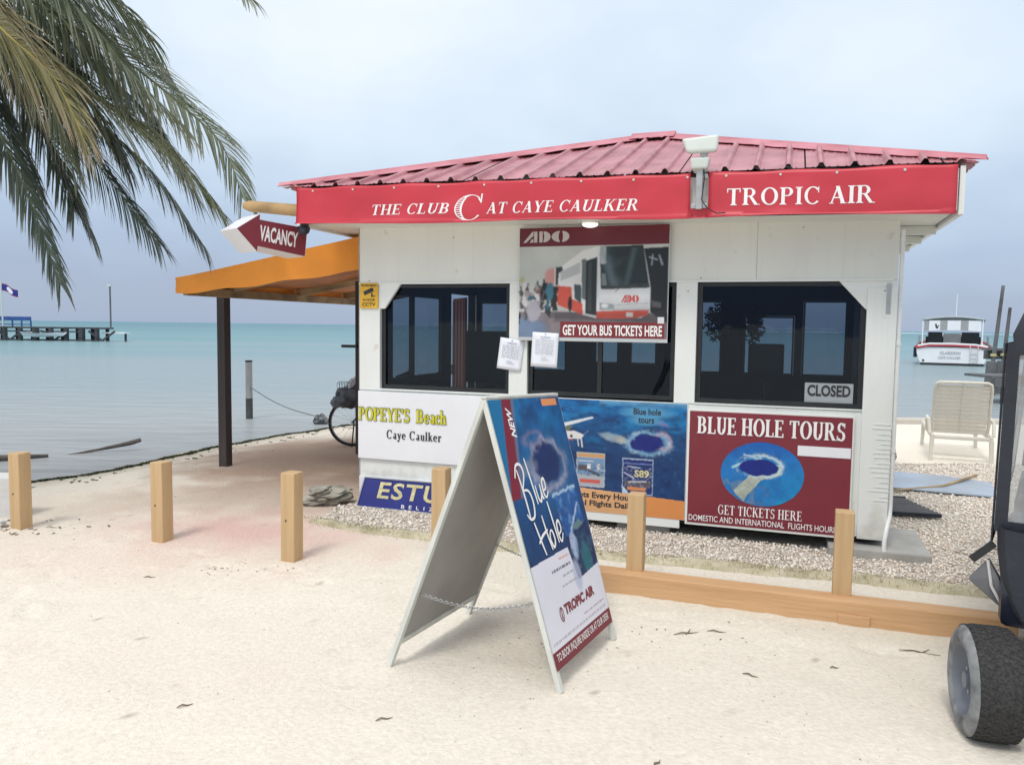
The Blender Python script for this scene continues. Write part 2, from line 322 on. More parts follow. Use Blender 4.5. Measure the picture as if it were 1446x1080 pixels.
def lettering(g, x0, x1, z0, z1, y, m, parent, name='lettering', wob=None, outline=None, zs=None, overlap=False, italic_px=0):
    """fit glyph outlines g into the rectangle x0..x1, z0..z1 of the local XZ plane; each face sits a hair above the last so none coincide"""
    vs, fs = g; X = [v[0] for v in vs]; Y = [v[1] for v in vs]; ax, bx, ay, by = min(X), max(X), min(Y), max(Y)
    if zs: ay, by = zs
    words_, last = [], None
    order = sorted(range(len(fs)), key=lambda i: min(vs[j][0] for j in fs[i])); gap_ = .17*(by-ay)
    for i in order:
        lo_, hi_ = min(vs[j][0] for j in fs[i]), max(vs[j][0] for j in fs[i])
        if last is None or lo_-last > gap_: words_.append([])
        words_[-1].append(i); last = hi_ if last is None else max(last, hi_)
    if name != 'lettering' or len(words_) > 8: words_ = [list(range(len(fs)))]
    o_l = None
    for wd_ in words_:
      mb = MB()
      for i in wd_:
        f = fs[i]; pts = []
        for j in f:
            x = x0+(vs[j][0]-ax)/(bx-ax)*(x1-x0); z = z0+(vs[j][1]-ay)/(by-ay)*(z1-z0)
            yy = y-(i % 9)*.00012*(1 if overlap else 0)
            if wob: dy, dz = wob(x, z); yy += dy; z += dz
            pts.append((x, yy, z))
        mb.add(pts, [tuple(range(len(pts)))])
      o_l = mb.build(name, m, parent, fix=False)
    return o_l
def strokes(lines, w_, y, m, parent, name='lettering'):
    mb = MB()
    k = 0
    for ln in lines:
        P = [Vector((a, 0, b)) for a, b in ln]
        # smooth
        Q = []
        for i in range(len(P)-1):
            p0 = P[max(i-1, 0)]; p1 = P[i]; p2 = P[i+1]; p3 = P[min(i+2, len(P)-1)]
            for s_ in range(5):
                t = s_/5; Q.append(.5*((2*p1)+(p2-p0)*t+(2*p0-5*p1+4*p2-p3)*t*t+(3*p1-p0-3*p2+p3)*t**3))
        Q.append(P[-1]); pts = []
        for i, q in enumerate(Q):
            t = (Q[min(i+1, len(Q)-1)]-Q[max(i-1, 0)]).normalized(); nn = Vector((-t.z, 0, t.x)); a = w_*(.35+.65*math.sin(math.pi*min(1, (i+1)/len(Q)+.12)))/2
            yy = y-.0002*k-.000004*i; pts.append((q+nn*a+Vector((0, yy, 0)), q-nn*a+Vector((0, yy, 0))))
        k += 1
        mb.grid(pts)
    return mb.build(name, m, parent, fix=False)

# printed pictures: a fine grid whose vertices carry the print's colours ---------
def fbm(X, Y, sc, seed=0, oct_=4):
    r = np.random.default_rng(seed); tot = np.zeros_like(X, float); amp = 1; s = 0
    for o in range(oct_):
        G = r.random((64, 64)); x = (X*sc*2**o) % 63; y = (Y*sc*2**o) % 63
        i = x.astype(int); j = y.astype(int); fx = x-i; fy = y-j; fx = fx*fx*(3-2*fx); fy = fy*fy*(3-2*fy)
        i2 = (i+1) % 64; j2 = (j+1) % 64
        tot += amp*((G[j, i]*(1-fx)+G[j, i2]*fx)*(1-fy)+(G[j2, i]*(1-fx)+G[j2, i2]*fx)*fy); s += amp; amp *= .5
    return tot/s
class Art:
    def __init__(s, x0, x1, y0, y1, nx, ny, bg):   # art coordinates: x right, y down
        s.X, s.Y = np.meshgrid(np.linspace(x0, x1, nx), np.linspace(y0, y1, ny)); s.C = np.zeros(s.X.shape+(3,)); s.C[:] = s2l(bg); s.ext = (x0, x1, y0, y1)
    def put(s, mask, col, a=1.):
        mk = (np.clip(mask, 0, 1)*a)[..., None]; s.C = s.C*(1-mk)+s2l(col)*mk; return s
    def poly(s, pts, col, a=1.):
        X, Y = s.X, s.Y; ins = np.zeros(X.shape, bool); n = len(pts)
        for i in range(n):
            x1, y1 = pts[i]; x2, y2 = pts[(i+1) % n]
            if y1 == y2: continue
            c = ((y1 > Y) != (y2 > Y)) & (X < (x2-x1)*(Y-y1)/(y2-y1)+x1); ins ^= c
        return s.put(ins.astype(float), col, a)
    def rect(s, x0, x1, y0, y1, col, a=1.): return s.put(((s.X >= x0) & (s.X <= x1) & (s.Y >= y0) & (s.Y <= y1)).astype(float), col, a)
    def rad(s, cx, cy, rx, ry, ang=0):
        c, d = math.cos(R(ang)), math.sin(R(ang)); dx = s.X-cx; dy = s.Y-cy
        return np.sqrt(((dx*c+dy*d)/rx)**2+((-dx*d+dy*c)/ry)**2)
    def ell(s, cx, cy, rx, ry, col, ang=0, soft=.06, a=1., wob=0, seed=1):
        r = s.rad(cx, cy, rx, ry, ang)
        if wob: r = r+(fbm(s.X, s.Y, 3/rx, seed)-.5)*wob
        return s.put((1+soft-r)/soft/1., col, a)
    def ring(s, cx, cy, rx, ry, wd, col, ang=0, a=1., wob=.2, seed=2, gate=None):
        r = s.rad(cx, cy, rx, ry, ang)+(fbm(s.X, s.Y, 4/rx, seed)-.5)*wob; mk = np.exp(-((r-1)/wd)**2)
        if gate is not None: mk = mk*gate
        return s.put(mk, col, a)
    def line(s, x0, y0, x1, y1, wd, col, a=1.):
        dx, dy = x1-x0, y1-y0; L_ = dx*dx+dy*dy; t = np.clip(((s.X-x0)*dx+(s.Y-y0)*dy)/L_, 0, 1)
        d = np.hypot(s.X-x0-t*dx, s.Y-y0-t*dy); return s.put(np.clip((wd/2-d)/(wd*.2)+.5, 0, 1), col, a)
    def noise(s, sc, col, lo, hi, a=1., seed=5, mask=1., sx=1., sy=1.):
        n = fbm((s.X-s.ext[0])*sx, (s.Y-s.ext[2])*sy, sc, seed); return s.put(np.clip((n-lo)/(hi-lo), 0, 1)*mask, col, a)
    def warp(s, amp, sc, seed=40):   # bends whatever is painted next
        if not hasattr(s, 'X0'): s.X0, s.Y0 = s.X.copy(), s.Y.copy()
        a_, b_ = s.X0-s.ext[0], s.Y0-s.ext[2]; s.X = s.X0+(fbm(a_, b_, sc, seed)-.5)*2*amp; s.Y = s.Y0+(fbm(a_, b_, sc, seed+1)-.5)*2*amp; return s
    def unwarp(s): s.X, s.Y = s.X0, s.Y0; return s
    def blur(s, n=1):
        for _ in range(n):
            P = np.pad(s.C, ((1, 1), (1, 1), (0, 0)), 'edge'); s.C = (P[:-2, 1:-1]+P[2:, 1:-1]+P[1:-1, :-2]+P[1:-1, 2:]+2*P[1:-1, 1:-1])/6
        return s
    def mottle(s, sc, amp, seed=60):
        n = fbm(s.X-s.ext[0], s.Y-s.ext[2], sc, seed); s.C = s.C*(1+(n-.5)*2*amp)[..., None]; return s
    def build(s, name, m, parent, P):   # P(fx, fy) -> local point, fx,fy in 0..1, fy down
        ny, nx = s.X.shape; fx, fy = np.meshgrid(np.linspace(0, 1, nx), np.linspace(0, 1, ny))
        co = P(fx, fy).reshape(-1, 3); idx = np.arange(nx*ny).reshape(ny, nx)
        q = np.stack([idx[:-1, :-1], idx[1:, :-1], idx[1:, 1:], idx[:-1, 1:]], -1).reshape(-1, 4)
        return np_mesh(name, co, q, m, parent, s.C.reshape(-1, 3))
def np_mesh(name, co, q, m, parent=None, col=None, smooth=False):
    me = bpy.data.meshes.new(name); k = q.shape[1]
    me.vertices.add(len(co)); me.vertices.foreach_set('co', np.ascontiguousarray(co, np.float32).ravel())
    me.loops.add(q.size); me.loops.foreach_set('vertex_index', q.astype(np.int32).ravel())
    me.polygons.add(len(q)); me.polygons.foreach_set('loop_start', np.arange(0, q.size, k, dtype=np.int32))
    if smooth: me.polygons.foreach_set('use_smooth', np.ones(len(q), bool))
    me.update(calc_edges=True)
    if col is not None:
        a = me.color_attributes.new('Col', 'FLOAT_COLOR', 'POINT'); a.data.foreach_set('color', np.c_[col, np.ones(len(col))].astype(np.float32).ravel())
    me.materials.append(m); return link(name, me, parent)
M_print = attr_mat('printed_vinyl', .42, mult=(3, .06))
def flat(x0, x1, z0, z1, y):
    def P(fx, fy): return np.stack([x0+(x1-x0)*fx, np.full_like(fx, y), z1+(z0-z1)*fy], -1)
    return P

# ================================================================== SETTING: ground, water
SHORE = np.array([(-400, -260), (-60, -30), (-9, 5), (-6.2, 7.4), (-5.09, 8.24), (-4.73, 9.0), (-4.17, 10.8), (-2.94, 13.3), (0, 14.3), (7.7, 14.9), (14, 15.8), (60, 20), (400, 60)], float)
def shore_d(x, y):   # signed distance inland of the waterline
    best = np.full(x.shape, 1e9); sgn = np.ones(x.shape)
    for a, b in zip(SHORE[:-1], SHORE[1:]):
        d = b-a; t = np.clip(((x-a[0])*d[0]+(y-a[1])*d[1])/(d@d), 0, 1); px = x-a[0]-t*d[0]; py = y-a[1]-t*d[1]
        r = np.hypot(px, py); s = -np.sign(d[0]*py-d[1]*px); k = r < best; best = np.where(k, r, best); sgn = np.where(k, s, sgn)
    return best*sgn
def axis_pts(lo, hi, step, far):
    c = list(np.arange(lo, hi+step/2, step)); s = step; a = lo; b = hi; A = []; B = []
    while b < far: s *= 1.35; b += s; B.append(b)
    s = step
    while a > -far: s *= 1.35; a -= s; A.append(a)
    return np.array(A[::-1]+c+B)
GX = axis_pts(-6.2, 6.4, .035, 5000); GY = axis_pts(1.6, 10.5, .035, 5000)
X, Y = np.meshgrid(GX, GY); D = shore_d(X, Y)
def height(x, y, d):
    t = np.clip(d/1.6, 0, 1); t = t*t*(3-2*t)
    z = np.where(d > 0, -.12+.12*t, np.maximum(-.12+d*.10, -1.6))
    near = np.exp(-((x**2+(y-5)**2)/90.))
    n = (fbm(x+40, y+40, 1.1, 3)-.5)*.045+(fbm(x+40, y+40, 4.2, 4)-.5)*.018+(fbm(x+40, y+40, 11., 8, 2)-.5)*.007
    kv = (x-KO.x)*KN.x+(y-KO.y)*KN.y; ku = (x-KO.x)*KE.x+(y-KO.y)*KE.y
    calm = np.clip(((np.abs(ku-2.2)-2.6))/.6, 0, 1)+np.clip((np.abs(kv-.9)-2.)/.5, 0, 1); calm = np.clip(calm, 0, 1)
    return z+n*near*(.25+.75*calm)*np.clip(d+.6, .15, 1)
Zg = height(X, Y, D)
FP = []
fr_rng = np.random.default_rng(12)
for t0 in range(11):
    x, y = fr_rng.uniform(-3.6, 3.0), fr_rng.uniform(2.0, 6.4); a = fr_rng.uniform(0, 6.28)
    for k in range(13):
        a += fr_rng.normal(0, .12); x += math.cos(a)*.36; y += math.sin(a)*.36; sd0 = .07*(-1)**k; FP.append((x-math.sin(a)*sd0, y+math.cos(a)*sd0, a+fr_rng.normal(0, .15), fr_rng.uniform(.35, 1)))
for (fx0, fy0, a, dp) in FP:
    if -4 < fx0 < 4 and 1.8 < fy0 < 7.5 and (fx0-KO.x)*KN.x+(fy0-KO.y)*KN.y < -1.15:
        j0, j1 = np.searchsorted(GY, [fy0-.3, fy0+.3]); i0, i1 = np.searchsorted(GX, [fx0-.3, fx0+.3]); sx0 = X[j0:j1, i0:i1]-fx0; sy0 = Y[j0:j1, i0:i1]-fy0
        u0 = (sx0*math.cos(a)+sy0*math.sin(a))/.135; v0 = (-sx0*math.sin(a)+sy0*math.cos(a))/(.052-.008*np.sign(u0)*0); r0 = np.sqrt(u0**2+v0**2)
        Zg[j0:j1, i0:i1] += dp*(-.019*np.exp(-r0**4*.8)+.009*np.exp(-((r0-1.35)/.35)**2))
sand = np.array((.77, .71, .61)); C = np.tile(sand, X.shape+(1,))
def blend(mask, col):
    global C
    mk = np.clip(mask, 0, 1)[..., None]; C = C*(1-mk)+np.array(col)*mk
nz = fbm(X+40, Y+40, .9, 21); nz2 = fbm(X+40, Y+40, 3.5, 22)
blend((nz-.45)*1.2, (.81, .755, .665)); blend((fbm(X+40, Y+40, .55, 91)-.5)*1.7, (.72, .655, .56)); blend(np.clip((Y-5.3)/2.5, 0, 1)*np.clip((-.9-X)/1.0, 0, 1)*.55, (.60, .53, .44)); blend((fbm(X+40, Y+40, 1.9, 92)-.55)*1.2, (.78, .665, .57)); blend((nz2-.60)*1.3, (.70, .635, .54)); blend((fbm(X+40, Y+40, .35, 77)-.45)*1.6, (.79, .71, .62))
def blob(cx, cy, rx, ry, ang=0, soft=.5):
    c, s = math.cos(R(ang)), math.sin(R(ang)); dx, dy = X-cx, Y-cy
    r = np.sqrt(((dx*c+dy*s)/rx)**2+((-dx*s+dy*c)/ry)**2)+(nz2-.5)*.7; return np.clip((1-r)/soft, 0, 1)
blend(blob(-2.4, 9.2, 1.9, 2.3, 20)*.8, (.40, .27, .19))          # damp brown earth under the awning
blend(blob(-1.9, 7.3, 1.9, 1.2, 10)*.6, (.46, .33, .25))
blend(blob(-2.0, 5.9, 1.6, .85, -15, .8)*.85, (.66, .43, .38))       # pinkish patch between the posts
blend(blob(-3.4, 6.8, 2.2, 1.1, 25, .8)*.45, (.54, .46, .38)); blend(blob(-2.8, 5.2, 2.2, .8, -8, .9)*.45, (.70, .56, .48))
blend(np.clip(1-(D-.05)/.55, 0, 1)*np.clip((D+.6)/.3, 0, 1)*.7, (.36, .33, .24))   # wet margin
blend((D < -.25)*1., (.42, .42, .38)); blend(blob(1.2, 3.2, 1.6, .7, 12, .9)*.3, (.70, .63, .54)); blend(blob(-1.6, 3.4, 1.5, .6, -10, .9)*.3, (.72, .62, .54))
kv = (X-KO.x)*KN.x+(Y-KO.y)*KN.y; ku = (X-KO.x)*KE.x+(Y-KO.y)*KE.y
blend(np.clip((kv+1.75)/.15, 0, 1)*np.clip((-.85-kv)/.15, 0, 1)*np.clip((ku-.9)/1.2, 0, 1)*.55, (.64, .60, .50))    # packed strip between beam and gravel
nsp = fbm(X+40, Y+40, 17., 33, 2); blend((nsp-.80)*3*(nz > .42), (.50, .43, .34)); grain = rng.random(X.shape); blend((grain > .9985)*.75*(np.hypot(X, Y) < 8), (.38, .31, .24))
idx = np.arange(X.size).reshape(X.shape)
q = np.stack([idx[:-1, :-1], idx[:-1, 1:], idx[1:, 1:], idx[1:, :-1]], -1).reshape(-1, 4)
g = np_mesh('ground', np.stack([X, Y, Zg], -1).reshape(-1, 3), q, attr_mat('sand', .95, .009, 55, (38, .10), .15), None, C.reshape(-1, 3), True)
tag(g, kind='structure')
def gz(x, y):
    a = np.array([[float(x)]]); b = np.array([[float(y)]]); return float(height(a, b, shore_d(a, b))[0, 0])

mw = bpy.data.materials.new('sea_water'); mw.use_nodes = True; t = mw.node_tree; t.nodes.clear()
o_ = N(t, 'ShaderNodeOutputMaterial'); ms = N(t, 'ShaderNodeMixShader'); df = N(t, 'ShaderNodeBsdfDiffuse'); gl = N(t, 'ShaderNodeBsdfGlossy'); gl.inputs['Roughness'].default_value = .16
ge = N(t, 'ShaderNodeNewGeometry'); sp = N(t, 'ShaderNodeSeparateXYZ'); t.links.new(ge.outputs['Position'], sp.inputs[0])
nb = N(t, 'ShaderNodeTexNoise'); nb.inputs['Scale'].default_value = 1; nb.inputs['Detail'].default_value = 4
mpp = N(t, 'ShaderNodeMapping'); mpp.inputs['Scale'].default_value = (.022, .085, 1); mpp.inputs['Rotation'].default_value = (0, 0, R(-4))
t.links.new(ge.outputs['Position'], mpp.inputs[0]); t.links.new(mpp.outputs[0], nb.inputs[0])
lg = N(t, 'ShaderNodeMath', operation='LOGARITHM'); lg.inputs[1].default_value = 10
mxm = N(t, 'ShaderNodeMath', operation='MAXIMUM'); mxm.inputs[1].default_value = 5.; t.links.new(sp.outputs[1], mxm.inputs[0]); t.links.new(mxm.outputs[0], lg.inputs[0])
m2 = N(t, 'ShaderNodeMath', operation='MULTIPLY_ADD'); m2.inputs[1].default_value = .75; t.links.new(nb.outputs[0], m2.inputs[0]); t.links.new(lg.outputs[0], m2.inputs[2])
m3 = N(t, 'ShaderNodeMapRange'); m3.inputs[1].default_value = 1.26; m3.inputs[2].default_value = 3.36; t.links.new(m2.outputs[0], m3.inputs[0])
rp = N(t, 'ShaderNodeValToRGB'); cr = rp.color_ramp
cr.elements[0].position = 0; cr.elements[0].color = (.35, .35, .345, 1)
for pos, c in ((.10, (.33, .355, .36)), (.20, (.30, .35, .37)), (.30, (.255, .335, .36)), (.42, (.18, .32, .345)), (.58, (.12, .285, .31)), (.8, (.075, .215, .25))):
    e_ = cr.elements.new(pos); e_.color = (*c, 1)
cr.elements[-1].position = 1; cr.elements[-1].color = (.06, .22, .27, 1)
t.links.new(m3.outputs[0], rp.inputs[0]); t.links.new(rp.outputs[0], df.inputs[0])
n3 = N(t, 'ShaderNodeTexNoise'); n3.inputs['Scale'].default_value = 1; n3.inputs['Detail'].default_value = 6
mp3 = N(t, 'ShaderNodeMapping'); mp3.inputs['Scale'].default_value = (.8, 2.6, 1); t.links.new(ge.outputs['Position'], mp3.inputs[0]); t.links.new(mp3.outputs[0], n3.inputs[0])
bb = N(t, 'ShaderNodeBump'); bb.inputs['Distance'].default_value = .14; bb.inputs['Strength'].default_value = .8; t.links.new(n3.outputs[0], bb.inputs['Height'])
t.links.new(bb.outputs[0], gl.inputs['Normal']); t.links.new(bb.outputs[0], df.inputs['Normal'])
fr = N(t, 'ShaderNodeFresnel'); fr.inputs[0].default_value = 1.33; fm = N(t, 'ShaderNodeMath', operation='MULTIPLY'); fm.inputs[1].default_value = .42
t.links.new(fr.outputs[0], fm.inputs[0]); t.links.new(fm.outputs[0], ms.inputs[0]); t.links.new(df.outputs[0], ms.inputs[1]); t.links.new(gl.outputs[0], ms.inputs[2]); t.links.new(ms.outputs[0], o_.inputs[0])
mb = MB(); xs = axis_pts(-60, 60, 8, 9000); ys = axis_pts(-40, 200, 8, 9000)
mb.grid([[(x, y, -.12) for x in xs] for y in ys]); tag(mb.build('water', mw, fix=False), kind='structure')

# far shoal breakers on the right: thin pale foam line
fo = MB()
for i in range(26):
    x = 150+i*34+rng.uniform(-8, 8); fo.box(x, x+rng.uniform(18, 36), 620+rng.uniform(-6, 6), 624, -.12, .25+rng.uniform(0, .35))
tag(fo.build('foam', mat('white_foam', (.8, .84, .86), .9, .05)), 'pale line of surf breaking far out under the horizon', 'foam', kind='stuff')

# gravel bed, stones, mossy edge -------------------------------------------------
EDGE = [(-1.62, 6.22), (-1.2, 5.98), (-.6, 5.76), (-.1, 5.55), (.6, 5.37), (1.34, 5.17), (2.0, 4.97), (2.9, 4.68), (3.6, 4.45), (4.6, 4.1)]
bed_poly = EDGE+[(7.2, 4.0), (8.2, 9.3), (6.2, 9.35), (4.6, 9.3), (3.6, 8.4), (3.3, 7.9), (2.5, 5.6), (-1.3, 6.95), (-1.5, 6.75)]
def inpoly(x, y, P):
    ins = np.zeros(np.shape(x), bool)
    for (x1, y1), (x2, y2) in zip(P, P[1:]+P[:1]):
        if y1 == y2: continue
        ins ^= ((y1 > y) != (y2 > y)) & (x < (x2-x1)*(y-y1)/(y2-y1)+x1)
    return ins
bx, by = np.meshgrid(np.arange(-1.8, 8.3, .05), np.arange(3.9, 9.5, .05)); bz = height(bx, by, shore_d(bx, by))+.012+(fbm(bx+40, by+40, 6., 51)-.5)*.02
bi = np.arange(bx.size).reshape(bx.shape); q = np.stack([bi[:-1, :-1], bi[:-1, 1:], bi[1:, 1:], bi[1:, :-1]], -1).reshape(-1, 4)
cxs = bx.ravel()[q].mean(1); cys = by.ravel()[q].mean(1); kvq = (cxs-KO.x)*KN.x+(cys-KO.y)*KN.y; kuq = (cxs-KO.x)*KE.x+(cys-KO.y)*KE.y
keep = inpoly(cxs, cys, bed_poly) & ~((kuq > -.05) & (kuq < 4.25) & (kvq > .0) & (kvq < 2.7)); q = q[keep]
BED = np_mesh('gravel_bed', np.stack([bx, by, bz], -1).reshape(-1, 3), q, mat('gravel_base', (.64, .56, .47), .95, .2, 45, .02, 90, col2=(.74, .67, .58)), smooth=True); tag(BED, kind='structure')
ns = 36000; sx = rng.uniform(-1.7, 6.6, ns*3); sy = rng.uniform(4.1, 9.3, ns*3)
kvq = (sx-KO.x)*KN.x+(sy-KO.y)*KN.y; kuq = (sx-KO.x)*KE.x+(sy-KO.y)*KE.y
ok = inpoly(sx, sy, bed_poly) & ~((kuq > -.05) & (kuq < 4.25) & (kvq > .05) & (kvq < 2.7)) & (sx < sy*.68+.4)
sx, sy = sx[ok][:ns], sy[ok][:ns]; n_ = len(sx)
base = np.array([(1, 0, 0), (.3, .95, 0), (-.8, .6, 0), (-.8, -.6, 0), (.3, -.95, 0), (.2, .1, .75), (-.1, -.1, -.6)]); tri = np.array([(0, 1, 5), (1, 2, 5), (2, 3, 5), (3, 4, 5), (4, 0, 5), (1, 0, 6), (2, 1, 6), (3, 2, 6), (4, 3, 6), (0, 4, 6)])
sz = rng.uniform(.005, .0135, n_)*np.where(rng.random(n_) < .06, 1.7, 1); an = rng.uniform(0, 6.28, n_); V = base[None]*rng.uniform(.7, 1.3, (n_, 7, 3))*sz[:, None, None]
ca, sa = np.cos(an)[:, None], np.sin(an)[:, None]; Vx = V[..., 0]*ca-V[..., 1]*sa+sx[:, None]; Vy = V[..., 0]*sa+V[..., 1]*ca+sy[:, None]
zz = height(sx[None], sy[None], shore_d(sx[None], sy[None]))[0]+.012+(fbm(sx+40, sy+40, 6., 51)-.5)*.02; Vz = V[..., 2]+(zz+sz*.35)[:, None]
pal = np.array([(.76, .68, .58), (.82, .75, .66), (.68, .58, .49), (.84, .80, .74), (.75, .63, .55), (.46, .39, .33)]); pc = pal[rng.choice(6, n_, p=[.25, .28, .15, .14, .12, .06])]*rng.uniform(.85, 1.1, (n_, 1))
qq = (tri[None]+(np.arange(n_)*7)[:, None, None]).reshape(-1, 3)
gr = np_mesh('gravel', np.stack([Vx, Vy, Vz], -1).reshape(-1, 3), qq, attr_mat('pebbles', .85), None, np.repeat(pc, 7, 0))
tag(gr, 'cream and pink crushed stone gravel spread around the kiosk foot', 'gravel', kind='stuff')
# mossy edge mound
pts = []; ee = [Vector((a, b, 0)) for a, b in EDGE]; fine = []
for a, b in zip(ee, ee[1:]):
    k = max(2, int((b-a).length/.05))
    for i in range(k): fine.append(a.lerp(b, i/k))
for i, p in enumerate(fine):
    t_d = (fine[min(i+1, len(fine)-1)]-fine[max(i-1, 0)]).normalized(); nn = Vector((-t_d.y, t_d.x, 0)); row = []
    wd = .085*(1+.5*(mnoise.noise(p*1.7)))*min(1, (i+3)/16); hh = .028*(1+.8*mnoise.noise(p*3+Vector((5, 0, 0))))
    for k in range(7):
        s_ = (k-3)/3; z = gz(p.x, p.y)+.006+hh*max(0, 1-s_*s_)-.02*(abs(s_) == 1)+.012*mnoise.noise(p*14+nn*s_*3)
        w_ = p+nn*s_*wd*(1+.35*mnoise.noise(p*6+Vector((0, s_*4, 2)))); row.append((w_.x, w_.y, z))
    pts.append(row)
mb = MB().grid(pts)
tag(mb.build('mossy_edge', M_fringe, smooth=True), kind='structure')
fb = MB()
for i in range(5200):
    p = random.choice(fine); t_ = Vector((rng.normal(0, .07), rng.normal(0, .05), 0)); x, y = p.x+t_.x, p.y+t_.y
    if x > 4.2: continue
    h = rng.uniform(.008, .026); a = rng.uniform(0, 3.14); dx, dy = math.cos(a)*.003, math.sin(a)*.003; z = gz(x, y)+.012
    if abs(t_.y) < .06: z += .016
    fb.add([(x-dx, y-dy, z), (x+dx, y+dy, z), (x+rng.normal(0, .012), y+rng.normal(0, .012), z+h)], [(0, 1, 2)])
tag(fb.build('ground_cover', mat('dry_moss', (.42, .39, .20), .9, .3, 9, col2=(.58, .52, .34)), fix=False), 'short yellow green moss along the front edge of the gravel', 'moss', kind='stuff')

# seaweed line and litter on the sand ------------------------------------------------
sw = MB()
pp = [Vector((a, b, 0)) for a, b in SHORE[3:9]]
for a, b in zip(pp, pp[1:]):
    k = int((b-a).length*190)
    for i in range(k):
        p = a.lerp(b, rng.random()); t_d = (b-a).normalized(); nn = Vector((t_d.y, -t_d.x, 0))
        wob_ = .12*mnoise.noise(p*.9)+.05*mnoise.noise(p*4); off = .10+wob_+abs(rng.normal(0, .035))+(rng.uniform(.1, .7) if rng.random() < .045 else 0)
        p = p+nn*off; L_ = rng.uniform(.015, .05); an_ = rng.uniform(0, 3.14); d = Vector((math.cos(an_), math.sin(an_), 0))*L_; e2 = Vector((-d.y, d.x, 0))*.25
        z = gz(p.x, p.y)+.004; sw.add([p-d-e2+Vector((0, 0, z)), p+d-e2+Vector((0, 0, z+.012)), p+d+e2+Vector((0, 0, z+.004)), p-d+e2+Vector((0, 0, z+.014))], [(0, 1, 2, 3)])
tag(sw.build('seaweed', M_weed, fix=False), 'dark line of washed up seaweed along the water edge', 'seaweed', kind='stuff')
lt = MB()
def crumbs(cx, cy, rx, ry, n, lo, hi):
    for i in range(n):
        x, y = cx+rng.normal(0, rx), cy+rng.normal(0, ry); s_ = rng.uniform(lo, hi); a = rng.uniform(0, 3.14); z = gz(x, y)
        lt.obox((x, y, z+s_*.15), Vector((math.cos(a), math.sin(a), .1))*s_, Vector((-math.sin(a), math.cos(a), 0))*s_*.35, (0, 0, s_*.25))
crumbs(-1.75, 4.98, .22, .07, 60, .002, .008); crumbs(-3.9, 5.9, .3, .12, 60, .004, .018); crumbs(.95, 3.95, .3, .08, 30, .002, .008)
crumbs(0, 3.6, 1.9, .9, 260, .0008, .003); crumbs(-2.2, 4.4, 1.5, .8, 110, .001, .005); crumbs(1.4, 3.2, 1.0, .5, 130, .001, .0045); crumbs(-2, 8.8, 1, 1.1, 60, .003, .012); crumbs(.15, 3.9, .3, .3, 40, .001, .006)
tag(lt.build('litter', M_twig), 'small dark crumbs of leaf and bark scattered over the sand', 'debris', kind='stuff')
TW = [((2.05, 3.78), .13, -20, 'long dark twig on the sand in front of the right end of the beam'),
      ((.93, 3.98), .10, 15, 'forked dry twig on the sand by the left end of the beam'),
      ((1.10, 4.02), .07, -8, 'short brown twig next to the forked one before the beam'),
      ((-2.28, 4.83), .05, 10, 'small dark stick on bare sand between first and second posts'),
      ((-3.58, 5.98), .07, -10, 'thick black bark piece lying right of the first post'),
      ((-3.83, 5.66), .09, -5, 'flat dark driftwood sliver at the foot of the white wall'),
      ((.55, 2.75), .045, 60, 'tiny upright looking twig on the pale sand before the board'),
      ((1.55, 3.60), .03, 5, 'short black leaf stalk in the middle of the sand strip'),
      ((-1.35, 3.15), .045, 35, 'pale brown leaf stalk lying alone on the open sand'),
      ((1.33, 2.52), .04, 12, 'curled brown leaf bit near the lower edge of the sand'),
      ((1.12, 3.50), .05, -30, 'grey flat leaf fragment half sunk in the sand'),
      ((-.5, 3.05), .05, 25, 'thin light twig in front of the sandwich board foot')]
for (x, y), L_, a, lab in TW:
    L_ *= .72; d = Vector((math.cos(R(a)), math.sin(R(a)), 0)); z = gz(x, y)+.004; c = Vector((x, y, z)); s_ = Vector((-d.y, d.x, 0))
    mb = MB().tube([c-d*L_, c-d*L_*.3+s_*.006+Vector((0, 0, .004)), c+d*L_*.3-s_*.004, c+d*L_], [.002, .004, .003, .001], 5)
    if L_ > .06: mb.tube([c+d*L_*.1, c+d*L_*.5+s_*L_*.35+Vector((0, 0, .01))], [.004, .002], 5)
    tag(mb.build('twig', M_twig, smooth=True), lab, 'twig', 'twigs and leaf bits on the sand')

# ================================================================== KIOSK
kiosk = thing('ticket_kiosk', 'white ticket kiosk with pink red metal hip roof and black windows', 'kiosk', KO, KA)
def kb(name, boxes, m, bevel=.003, parent=kiosk, **k):
    mb = MB()
    for b in boxes: mb.box(*b)
    return mb.build(name, m, parent, bevel, **k)
DP = 2.6
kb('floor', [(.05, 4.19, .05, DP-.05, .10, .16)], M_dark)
# front frame
kb('corner_post', [(0, .2, 0, .12, 1.03, 1.955)], M_wall)
kb('corner_post', [(4.052, 4.24, 0, .12, 1.034, 1.955)], M_wall)
kb('wall_post', [(1.39, 1.548, .0, .10, 1.034, 1.955)], M_wall)
kb('wall_post', [(2.73, 2.885, .0, .10, 1.034, 1.955)], M_wall)
kb('wall_header', [(.0, 4.24, .004, .10, 1.957, 2.60)], M_headw)
kb('trim_strip', [(0, 4.215, -.010, .003, 1.948, 1.962)], M_white, .001)
kb('wall_base', [(.0, 4.24, .006, .10, .13, 1.032)], M_wall)
kb('skirting_board', [(.002, 1.36, -.012, .005, .02, .27)], M_white2, .002)
kb('skirting_board', [(1.36, 2.80, -.010, .004, .07, .135)], M_white, .002)
MB().prism([(.2, .002, 1.955), (.2, .002, 1.74), (.245, .002, 1.74), (.40, .002, 1.955)], (0, .03, 0)).build('corner_brace', M_white, kiosk)
MB().prism([(4.052, .002, 1.955), (4.052, .002, 1.75), (4.046, .002, 1.75), (3.86, .002, 1.955)], (0, .03, 0)).build('corner_brace', M_white, kiosk)
